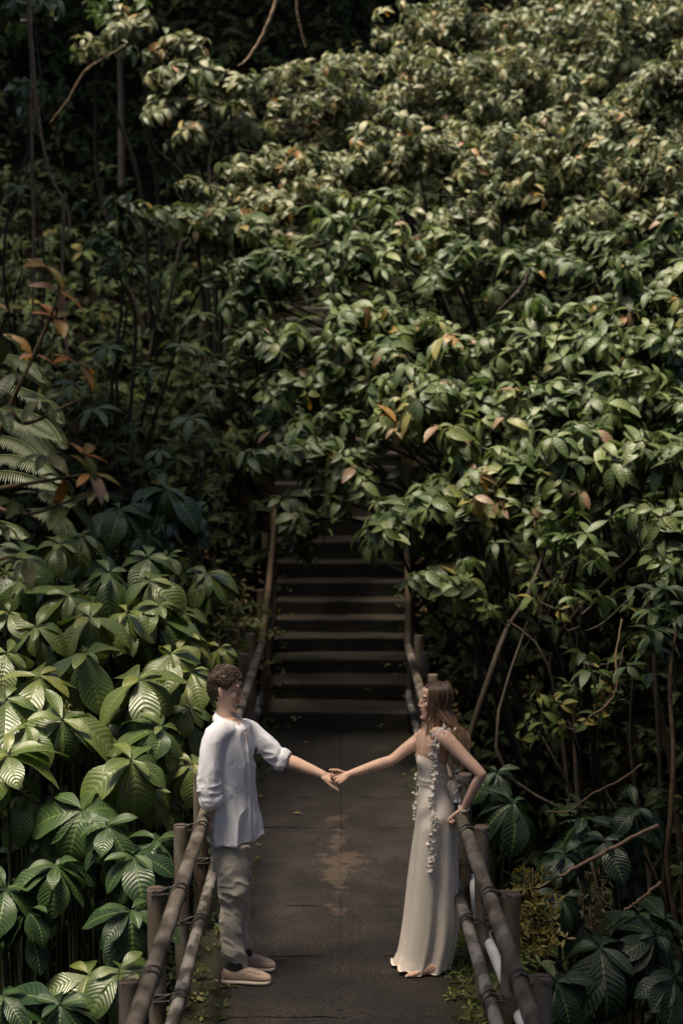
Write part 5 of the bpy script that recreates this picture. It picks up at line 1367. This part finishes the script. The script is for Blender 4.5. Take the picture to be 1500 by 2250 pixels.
# collar: two leaves standing up and folding over
def collar(parent):
    for nm, sg in (('collar', 1), ('collar', -1)):
        mb_ = MB(); rows = []
        for t in np.linspace(0, 1, 16):
            ang = sg * (math.pi - t * (math.pi - .22))
            dirv = mt * math.cos(ang) + mr * math.sin(ang)
            base = at(503, 1577 + 17 * t ** 1.5, YM)
            ru = np.array((.066 * math.cos(ang)))
            e = mt * (.068 * math.cos(ang)) + mr * (.072 * math.sin(ang))
            top = base + e + Z * (.038 - .012 * t)
            fold = base + e * 1.16 + Z * (.034 - .012 * t)
            drop = .044 + .042 * t ** 3
            out = base + e * (1.34 + .16 * t) + Z * (.034 - .012 * t - drop) + mt * .01 * t
            out2 = out - dirv * .004
            rows.append([base + e * .98 - Z * .01, top, fold, (fold * .5 + out * .5) + dirv * .008, out, out2])
        A_ = np.array(rows); m_, k_ = A_.shape[:2]
        ii, jj = np.meshgrid(np.arange(m_ - 1), np.arange(k_ - 1), indexing='ij')
        q = np.stack([ii * k_ + jj, (ii + 1) * k_ + jj, (ii + 1) * k_ + jj + 1, ii * k_ + jj + 1], -1).reshape(-1, 4)
        mb_.add(A_.reshape(-1, 3), q)
        mb_.build(nm, M['shirt'], parent)
collar(man)
# placket strip with buttons, open neck showing skin
def placket(parent):
    mb_ = MB(); A_ = []
    for py in np.linspace(1606, 1836, 40):
        b0 = .012 + .004 * math.sin(py * .05)
        A_.append([on_shirt(py, b0 - .014, -.003), on_shirt(py, b0 - .013, .003), on_shirt(py, b0, .0042), on_shirt(py, b0 + .013, .003), on_shirt(py, b0 + .014, -.003)])
    A_ = np.array(A_); m_, k_ = A_.shape[:2]
    ii, jj = np.meshgrid(np.arange(m_ - 1), np.arange(k_ - 1), indexing='ij')
    q = np.stack([ii * k_ + jj, (ii + 1) * k_ + jj, (ii + 1) * k_ + jj + 1, ii * k_ + jj + 1], -1).reshape(-1, 4)
    mb_.add(A_.reshape(-1, 3), q); mb_.build('placket', M['shirt'], parent)
    for py in (1632, 1668, 1704, 1740, 1776, 1812):
        mb_ = MB(); ellipsoid(mb_, on_shirt(py, .012, .006), np.array((mt, mr, Z)), (.002, .0055, .0055), 10, 6)
        mb_.build('button', M['button'], parent)
placket(man)
def vneck(parent):
    mb_ = MB()
    pts = [at(503, 1580, YM) + mt * .062, at(505, 1592, YM) + mt * .088, on_shirt(1606, .012, .001), on_shirt(1630, .012, .0035)]
    P_, _ = catmull(np.array(pts), np.ones(4), 14)
    w = np.linspace(.036, .003, 14)
    A_ = np.stack([P_ - mr * w[:, None], P_ + mt * .004, P_ + mr * w[:, None]], 1); m_, k_ = A_.shape[:2]
    ii, jj = np.meshgrid(np.arange(m_ - 1), np.arange(k_ - 1), indexing='ij')
    q = np.stack([ii * k_ + jj, (ii + 1) * k_ + jj, (ii + 1) * k_ + jj + 1, ii * k_ + jj + 1], -1).reshape(-1, 4)
    mb_.add(A_.reshape(-1, 3), q); mb_.build('open_neck', M['skin_m'], parent)
vneck(man)
def cuff(parent, c0, c1, r0, r1):
    mb_ = MB(); c0, c1 = np.asarray(c0), np.asarray(c1); d = nrm(c1 - c0); L_ = np.linalg.norm(c1 - c0)
    P_ = [c0 - d * .002, c0, c0 + d * .01, (c0 + c1) / 2, c1 - d * .008, c1, c1 + d * .001, c1 - d * .012]
    rad = [r0 - .008, r0, r0 + .006, (r0 + r1) / 2 + .007, r1 + .005, r1, r1 - .006, r1 - .012]
    T_ = d; X_, Y_ = perp(d[None]); X_, Y_ = X_[0], Y_[0]
    n = 40; th = np.arange(n) / n * 2 * np.pi
    A_ = []
    for k, (p, r_) in enumerate(zip(P_, rad)):
        rr = r_ * (1 + .035 * np.sin(th * 3 + 1 + k * .25) + .02 * np.sin(th * 7 + k * .5))
        sh = d * (.006 * np.sin(th * 2 + .7))[:, None]
        A_.append(p + X_ * (np.cos(th) * rr)[:, None] + Y_ * (np.sin(th) * rr)[:, None] + sh)
    A_ = np.concatenate(A_); m_ = len(P_)
    i = np.arange(m_ - 1)[:, None] * n; j = np.arange(n)[None]; jn = (j + 1) % n
    mb_.add(A_, np.stack([i + j, i + jn, i + n + jn, i + n + j], -1).reshape(-1, 4))
    mb_.build('rolled_cuff', M['shirt'], parent)
cuff(man, at(463, 1747, 8.855), at(466, 1770, 8.865), .062, .061)
cuff(man, at(612, 1664, 9.198), at(630, 1674, 9.193), .064, .060)
# sprig pinned to the chest
def sprig(parent):
    mb_ = MB(); c = on_shirt(1655, -.035, .018)
    for k in range(9):
        a = rng.uniform(0, 6.28)
        dv = nrm(-mr * math.cos(a) * .8 + Z * math.sin(a) * 1.0 + mt * .4)
        leaves(mb_, c[None] + rng.normal(0, .006, 3), dv[None], mt[None], rng.uniform(.038, .060), .020, .6, .2, np.array([rng.uniform(.1, .5)]), 6, 'ovate', 3)
    tube(mb_, [c, c - mr * .02 + mt * .012 - Z * .004, c - mr * .045 + mt * .015 - Z * .006], .0025, 5, 6)
    mb_.build('boutonniere', M['bigdark'], parent)
    mb_ = MB()
    for k in range(6):
        a = k / 6 * 6.28
        leaves(mb_, (c - mr * .012 + mt * .012 + Z * .012)[None], nrm(-mr * math.cos(a) + Z * math.sin(a) + mt * .5)[None], mt[None], .016, .012, .5, .3, np.array([.5]), 5, 'ovate', 3)
    mb_.build('boutonniere_flower', M['petal'], parent)
sprig(man)
# loafers with socks
def shoe(parent, heel_px, toe_px, py, Y):
    a = at(heel_px, py, Y); b_ = at(toe_px, py, Y)
    a = np.array((a[0], Y, 0.002)); b_ = np.array((b_[0], Y - .02, 0.002)); d = nrm(b_ - a); L_ = np.linalg.norm(b_ - a)
    sd = np.cross(Z, d)
    t = [0.0, .04, .12, .25, .4, .55, .7, .83, .93, .98, 1.0]
    w = [.020, .030, .036, .037, .037, .041, .045, .044, .036, .024, .010]
    mb_ = MB()
    ringloft(mb_, [(a + d * L_ * t_ + Z * .014, sd, Z, w_ + .003, .013, .55) for t_, w_ in zip(t, w)], 24, sub=30)
    sole = mb_.build('shoe_sole', M['sole'], parent)
    hgt = [.045, .066, .076, .078, .076, .068, .054, .044, .034, .024, .012]
    mb_ = MB()
    ringloft(mb_, [(a + d * L_ * t_ + Z * (.018 + h * .42), sd, Z, w_, h * .62, .8) for t_, w_, h in zip(t, w, hgt)], 28, sub=40)
    # stitched apron ridge
    rid = [a + d * L_ * t_ + sd * s_ * w_ * .66 + Z * z_ for t_, s_, w_, z_ in ((.42, 1, .037, .086), (.6, 1, .042, .079), (.78, 1, .044, .064), (.90, .6, .036, .053), (.925, 0, .034, .052), (.90, -.6, .036, .053), (.78, -1, .044, .064), (.6, -1, .042, .079), (.42, -1, .037, .086))]
    tube(mb_, rid, .0035, 6, 40)
    mb_.build('shoe', M['suede'], parent)
    mb_ = MB()
    ringloft(mb_, [(a + d * L_ * .26 + Z * z_, d, sd, ru, rv, .9) for z_, ru, rv in ((.06, .064, .034), (.098, .060, .035), (.13, .05, .040), (.19, .045, .042))], 20, sub=12)
    mb_.build('sock', M['sock'], parent)
shoe(man, 488, 596, 2163, 8.93)
shoe(man, 508, 606, 2131, 9.14)
# ================================================================== the woman
YW = 9.15
wom = thing('person', (xat(950, YW, 0), YW, 0.0), 'barefoot person with long brown hair in an ivory dress, hand on the right railing', 'person')
wf = np.array((-math.cos(R(20)), -math.sin(R(20)), 0)); wl = np.array((-wf[1], wf[0], 0)); wl = wl if wl[1] < 0 else -wl     # forward / near side
ux, uy = np.array((1.0, 0, 0)), np.array((0, 1.0, 0))
mb = MB()
tors = [(1588, 950, .042, .045), (1602, 951, .055, .085), (1618, 951, .075, .140), (1640, 950, .086, .125), (1665, 949, .085, .105), (1690, 950, .068, .088), (1722, 951, .055, .075), (1755, 954, .070, .095), (1790, 957, .085, .11), (1830, 957, .08, .11)]
ringloft(mb, [(at(px, py, YW), wf, wl, ru, rv, .92) for py, px, ru, rv in tors], 36, sub=40)
gf = nrm(np.array((-1.0, -0.12, 0.03))); gr = nrm(np.cross(gf, Z)); gu = np.cross(gr, gf)
GO, GS = at(955, 1543, YW), 0.90
tube(mb, [at(951, 1606, YW), at(953, 1585, YW), at(956, 1560, YW)], [.050, .044, .047], 16, 12)
Lw = head(mb, GO, gf, gr, gu, GS, True)
# far (right) arm to the clasped hands
sh2, el2, wr2 = at(922, 1625, 9.29), at(862, 1669, 9.25), at(763, 1703, 9.16)
tube(mb, [at(940, 1618, 9.22), sh2, (sh2 + el2) / 2 + Z * .004, el2, el2 * .72 + wr2 * .28, el2 * .3 + wr2 * .7, wr2], [.044, .043, .037, .032, .033, .027, .021], 16, 36, roundcap=True)
hand(mb, wr2, nrm(at(732, 1716, 9.13) - wr2), nrm(np.array((0, .75, -.55))), [(.7, .8, .5), (.75, .8, .5), (.8, .9, .5), (.9, .9, .5)], (.75, .5, .55), -1, 0.88, (.6, .8))
# near (left) arm, elbow out, hand on the rail
sh1, el1, wr1 = at(976, 1620, 9.0), at(1057, 1701, 8.90), at(1019, 1775, 8.98)
tube(mb, [at(960, 1614, 9.06), sh1, sh1 * .5 + el1 * .5 - Z * .003, el1 * .95 + sh1 * .05, el1 * .94 + wr1 * .06, el1 * .66 + wr1 * .34, el1 * .3 + wr1 * .7, wr1], [.046, .047, .039, .031, .030, .031, .026, .021], 16, 40, roundcap=True)
hand(mb, wr1, nrm(np.array((-.38, .10, -.92))), nrm(np.array((.75, -.62, -.25))), [(.45, .7, .5), (.5, .75, .5), (.55, .8, .5), (.6, .8, .5)], (.75, .6, .25), 1, 0.9)
V, Nn, F, T = fuse(mb, 0.0033, 4)
V = dig_eyes(V, GO, gf, gr, gu, GS)
fused_obj('body', V, F, T, M['skin_w'], wom, lips_attr(V, GO, gf, gr, gu, GS))
eyes(wom, Lw, gf, gr, gu, GS, .6)
# bare feet
def foot(parent, heel, toe, Y, s=1.0):
    mb_ = MB()
    a = np.array((xat(heel, Y, 0), Y, 0.0)); b_ = np.array((xat(toe, Y - .03, 0), Y - .03, 0.0)); d = nrm(b_ - a); L_ = np.linalg.norm(b_ - a); sd = np.cross(Z, d)
    ringloft(mb_, [(a + d * L_ * t + Z * (h * .5 + .003), sd, Z, w, h * .5, .85) for t, w, h in ((0, .016, .03), (.06, .028, .055), (.2, .031, .075), (.38, .031, .070), (.58, .037, .048), (.76, .041, .032), (.85, .036, .022))], 22, sub=24)
    for k in range(5):
        o = (.030 - .0152 * k); tl = (.034, .030, .027, .024, .020)[k]
        p = a + d * L_ * (.79 - .028 * abs(k - .5)) + sd * o + Z * .014
        tube(mb_, [p, p + d * tl * .6 + Z * .001, p + d * tl - Z * .004], [.012 if k == 0 else .0088, .0105 if k == 0 else .008, .0095 if k == 0 else .0072], 8, 8, roundcap=True)
    V_, N_, F_, T_ = fuse(mb_, .003, 2)
    fused_obj('foot', V_, F_, T_, M['skin_w'], parent)
foot(wom, 968, 884, 9.06); foot(wom, 950, 868, 9.19)

# gown
def gown(parent):
    # (row, left px, right px, half depth, front rise, fold amplitude)
    S_ = [(1661, 917, 976, .118, .42, 0), (1676, 916, 981, .122, .30, 0), (1692, 917, 984, .118, .20, 0), (1708, 919, 983, .112, .10, .001), (1724, 920, 981, .108, .04, .001), (1742, 918, 987, .122, 0, .001), (1765, 916, 996, .142, 0, .001), (1792, 914, 1002, .156, 0, .002),
          (1820, 911, 1003, .158, 0, .006), (1860, 906, 1003, .155, 0, .012), (1910, 900, 1003, .152, 0, .017), (1960, 895, 1002, .150, 0, .020), (2010, 890, 1002, .150, 0, .022), (2055, 884, 999, .150, 0, .023), (2090, 877, 992, .150, 0, .021), (2112, 870, 986, .152, 0, .023), (2126, 866, 982, .156, 0, .024), (2134, 862, 978, .160, 0, .022)]
    m, n = 150, 200
    rows = []
    k = len(S_)
    arr = np.array(S_)
    u = np.linspace(0, k - 1, m)
    ip = lambda c: catmull(np.stack([arr[:, c], arr[:, c] * 0, arr[:, c] * 0], -1), np.ones(k), m)[0][:, 0]
    py, l, r_, hd, rise, amp = [ip(c) for c in range(6)]
    th = np.arange(n) / n * 2 * np.pi
    V_ = np.zeros((m, n, 3))
    for i in range(m):
        Yc = YW + .02 * np.clip((py[i] - 1800) / 300, 0, 1)
        a = at(l[i], py[i], Yc); b_ = at(r_[i], py[i], Yc)
        c = (a + b_) / 2; hx = (b_[0] - a[0]) / 2
        if py[i] > 2120: c[2] = max(c[2], .010)
        cs, sn = np.cos(th), np.sin(th)
        g = np.clip((py[i] - 1760) / 360, 0, 1)
        # vertical flutes that start at the hip and widen to the hem
        tw = th + .22 * np.sin(th * 2 + 1.3) + .12 * np.sin(th * 5 + .4 + g)
        fl = (np.sin(tw * 6 + 1.1 + .35 * g) * .5 + np.sin(tw * 10 + 2.2 - .5 * g) * .28 * g + np.sin(tw * 17 + .6 + .8 * g) * .12 * g + np.sin(th * 4 + 4.1) * .35)
        fl = np.sign(fl) * np.abs(fl) ** .85
        dr = amp[i] * fl
        pw = .95
        X_ = np.sign(cs) * np.abs(cs) ** pw * hx; Y_ = np.sign(sn) * np.abs(sn) ** pw * hd[i]
        Zc = -rise[i] * X_ * 1.0
        # bust
        b1 = np.exp(-((py[i] - 1674) / 17) ** 2)
        near = np.exp(-((th - (np.pi + .62)) / .36) ** 2); farb = np.exp(-((th - (np.pi - .62)) / .36) ** 2)
        X_ = X_ - b1 * .020 * (near + farb) ; Y_ = Y_ - b1 * .012 * near + b1 * .012 * farb
        # diagonal drag folds from the near hip and ruching under the arm
        dz = np.exp(-((py[i] - 1775) / 42) ** 2); dg = np.sin((th * 4.4 + py[i] * .105)) * .0065 * dz * np.exp(-((th - 4.3) / .8) ** 2)
        ru = np.exp(-((py[i] - 1694) / 22) ** 2) * np.exp(-((th - 5.15) / .55) ** 2) * .0055 * np.sin(py[i] * .95 + th * 3)
        sash = .005 * np.exp(-((py[i] - (1708 - 4 * np.cos(th))) / 4) ** 2) + .004 * np.exp(-((py[i] - (1716 - 4 * np.cos(th))) / 4) ** 2)
        rad = 1 + (dr + dg + ru + sash) / np.maximum(.05, np.hypot(X_, Y_))
        V_[i] = np.stack([c[0] + X_ * rad, c[1] + Y_ * rad, c[2] + Zc + 0 * th], -1)
        if py[i] > 2095:        # the hem drags on the floor behind and lifts over the toes in front
            q_ = (py[i] - 2095) / 39
            V_[i, :, 2] += q_ * (.030 * np.exp(-((th - np.pi - .35) / .55) ** 2) + .012 * np.sin(th * 9 + 1) + .01 * np.sin(th * 5)) 
            V_[i, :, 2] = np.maximum(V_[i, :, 2], .006 + .004 * np.sin(th * 11))
    mb_ = MB()
    i = np.arange(m - 1)[:, None] * n; j = np.arange(n)[None]; jn = (j + 1) % n
    q = np.stack([i + j, i + jn, i + n + jn, i + n + j], -1).reshape(-1, 4)
    mb_.add(V_.reshape(-1, 3), q)
    mb_.build('gown', M['satin'], parent)
    return V_.reshape(-1, 3), q
GV, GF = gown(wom)
GB = bvh(GV, GF)
def on_gown(px, py, lift=.008):
    p = at(px, py, YW - .6); d = nrm(at(px, py, YW) - p)
    hit = GB.ray_cast(Vector(p), Vector(d))
    q = np.array(hit[0]) if hit[0] is not None else at(px, py, YW - .12)
    return q - d * lift

def petals(mb_, pts, per=3, L=.032, spread=.012):
    P_, _ = catmull(np.array(pts), np.ones(len(pts)), max(6, int(np.sum(np.linalg.norm(np.diff(np.array(pts), axis=0), axis=1)) / .017)))
    for p in P_:
        k = per + int(rng.integers(0, 2))
        D = nrm(rng.normal(0, .8, (k, 3)) + np.array((0, -.35, -.55)))
        N_ = nrm(rng.normal(0, .6, (k, 3)) + np.array((0, -1.0, .3)))
        leaves(mb_, np.repeat(p[None], k, 0) + rng.normal(0, spread, (k, 3)) * np.array((1, .5, 1)), D, N_, L * rng.uniform(.7, 1.2, k), L * .85 * rng.uniform(.7, 1.1, k), rng.normal(.2, .8, k), .35, None, 5, 'obovate', 5, .05)
    tube(mb_, P_, .0022, 4, len(P_))
def petal_part(name, pts, **k):
    mb_ = MB(); petals(mb_, pts, **k); mb_.build(name, M['petal'], wom)
petal_part('petal_trim', [at(952, 1662, 9.02), at(953, 1645, 9.0), at(958, 1625, 8.985), at(968, 1606, 8.99), at(978, 1600, 9.03), at(992, 1610, 9.08), at(1004, 1624, 9.10)], per=4, L=.028, spread=.012)
petal_part('petal_trim', [at(918, 1650, 9.27), at(914, 1632, 9.29), at(916, 1615, 9.30), at(926, 1606, 9.27)], per=4, L=.028, spread=.010)
petal_part('petal_garland', [at(953, 1655, 9.005), on_gown(955, 1676, .012), on_gown(956, 1700, .012), on_gown(953, 1722, .012), on_gown(951, 1745, .012), on_gown(950, 1770, .012), on_gown(953, 1800, .012), on_gown(957, 1810, .012), on_gown(951, 1830, .014), on_gown(946, 1860, .014), on_gown(951, 1880, .014), on_gown(946, 1900, .014), on_gown(946, 1916, .014)], per=3, L=.029, spread=.006)
petal_part('petal_garland', [at(1000, 1625, 9.09), at(1001, 1655, 9.09), at(1002, 1680, 9.08), at(1000, 1705, 9.08), at(1003, 1730, 9.08), at(1003, 1752, 9.08), at(1010, 1768, 9.05)], per=2, L=.029, spread=.006)
petal_part('petal_garland', [at(915, 1700, 9.25), at(914, 1730, 9.26), at(914, 1760, 9.27), at(912, 1792, 9.28)], per=1, L=.028, spread=.006)
def straps(parent):
    for pts in ([at(953, 1660, 9.02), at(957, 1632, 8.995), at(972, 1604, 8.985), at(990, 1620, 9.07), at(985, 1680, 9.08)],):
        mb_ = MB(); tube(mb_, [np.asarray(p) for p in pts], .012, 8, 30, flat=.35); mb_.build('strap', M['satin'], parent)
straps(wom)
mb_ = MB(); th_ = np.linspace(0, 2 * np.pi, 25)
ax_ = nrm(wr1 - el1); X_, Y_ = perp(ax_[None]); c_ = wr1 + ax_ * .004
tube(mb_, [c_ + X_[0] * math.cos(t) * .028 + Y_[0] * math.sin(t) * .026 + ax_ * .008 * math.sin(t + 1) for t in th_], .0045, 6, 50)
mb_.build('bracelet', M['bracelet'], wom)

# long hair
def long_hair(parent):
    ax = np.array((gf, gr, gu)); L_ = lambda p: GO + (np.asarray(p) @ ax) * GS
    near = -1.0 if gr[1] > 0 else 1.0            # local lateral sign of the camera side
    mb_ = MB()
    prof = np.array(HEADPROF)
    # close cap over the skull
    n_t, ws = 64, np.linspace(-0.07, 0.131, 30); G = []
    for w in ws:
        wc = min(w, .1235); F_, B_, W_ = [np.interp(wc, prof[:, 0], prof[:, k]) for k in (1, 2, 3)]
        th = np.arange(n_t) / n_t * 2 * np.pi; c, s_ = np.cos(th), np.sin(th)
        G.append(np.stack([(F_ + B_) / 2 + np.sign(c) * np.abs(c) ** .86 * (F_ - B_) / 2, np.sign(s_) * np.abs(s_) ** .86 * W_, np.full(n_t, w)], -1))
    G = np.array(G); a, c = G[..., 0], G[..., 2]
    line = np.interp(a, [0, .018, .042, .060], [-.2, -.03, .060, .094])
    th_k = np.clip((c - line) / .02, -.5, 1) * .006
    G2 = G + nrm(G - np.array((-.005, 0, .02))) * th_k[..., None]
    V_ = L_(G2.reshape(-1, 3)); i = np.arange(len(ws) - 1)[:, None] * n_t; j = np.arange(n_t)[None]; jn = (j + 1) % n_t
    q = np.stack([i + j, i + jn, i + n_t + jn, i + n_t + j], -1).reshape(-1, 4)
    q = q[np.all(th_k.reshape(-1)[q] > -.0005, axis=1)]
    mb_.add(V_, [x for x in q] + [(len(ws) - 1) * n_t + np.arange(n_t)], np.stack([np.full(len(V_), .08), np.zeros(len(V_))], -1), .4)
    # hanging curtain: azimuth 0 = front, pi = back; both sides
    n = 1500
    for k in range(n):
        phi = rng.uniform(.85, 2 * math.pi - .85)
        back = (1 - math.cos(phi)) / 2                     # 0 front, 1 back
        lat = math.sin(phi)
        ph0 = phi + rng.normal(0, .1)
        lay = rng.uniform(0, 1)
        root = np.array((-.012 - .04 * back + .060 * (1 - back) + rng.normal(0, .012), lat * .012 + rng.normal(0, .003), .136 + .006 * lay - .010 * abs(1 - 2 * back)))
        def shell(h, sc):
            wc = np.clip(h, -.09, .1235); F_, B_, W_ = [np.interp(wc, prof[:, 0], prof[:, k_]) for k_ in (1, 2, 3)]
            cc, ss = math.cos(ph0), math.sin(ph0)
            aa = (F_ + B_) / 2 + cc * (F_ - B_) / 2 * sc
            return np.array((min(aa, .052), ss * W_ * sc, h))
        p1 = shell(.098, 1.22 + .06 * lay); p2 = shell(.03, 1.14 + .07 * lay); p3 = shell(-.03, 1.08 + .08 * lay)
        # below the chin the hair falls on the shoulders and back
        side = lat * near                                  # +1 on the camera side
        if math.cos(phi) > -.05 and rng.uniform() < .75:    # front locks fall over the chest
            p4 = np.array((.030 + rng.normal(0, .012), lat * .062, -.115)); p5 = np.array((.035 + rng.normal(0, .018), lat * .075, -.19 + rng.normal(0, .02)))
            p6 = np.array((.030 + rng.normal(0, .022), lat * .085, -.25 - .05 * rng.uniform(0, 1)))
        else:
            sp = .5 + .5 * back
            p4 = np.array((-.045 - .065 * back + rng.normal(0, .012), lat * .085 + rng.normal(0, .01), -.11)); p5 = np.array((-.060 - .085 * sp + rng.normal(0, .022), lat * .10 + rng.normal(0, .012), -.195))
            p6 = np.array((-.070 - .105 * sp + rng.normal(0, .028), lat * .105 + rng.normal(0, .015), -.255 - .055 * rng.uniform(0, 1)))
        wv = rng.normal(0, .007, (7, 3)) * np.linspace(0, 1.7, 7)[:, None]; p5 = p5 - np.array((.010, 0, .015)); p6 = p6 - np.array((.016, 0, .085))
        P_ = [L_(p + w_) for p, w_ in zip((root, p1, p2, p3, p4, p5, p6), wv)]
        r0 = rng.uniform(.0016, .0032)
        tube(mb_, P_, np.array([.7, 1, 1.1, 1.15, 1.1, .8, .15]) * r0, 5, 22, rnd=rng.uniform(0, 1), flat=.65)
    # loose wisps blown forward over the arm
    for k in range(10):
        s0 = np.array((.03, near * .06, -.17)); e = np.array((.075 + rng.uniform(0, .05), -near * rng.uniform(0, .05), -.36 + rng.uniform(0, .08)))
        mid = (s0 + e) / 2 + np.array((rng.uniform(-.01, .05), 0, -.06))
        tube(mb_, [L_(s0), L_(mid), L_(e), L_(e + np.array((-.03, 0, .012)))], [.0016, .0014, .0010, .0005], 4, 18, rnd=rng.uniform(.5, 1))
    mb_.build('hair', M['hair_w'], parent)
long_hair(wom)
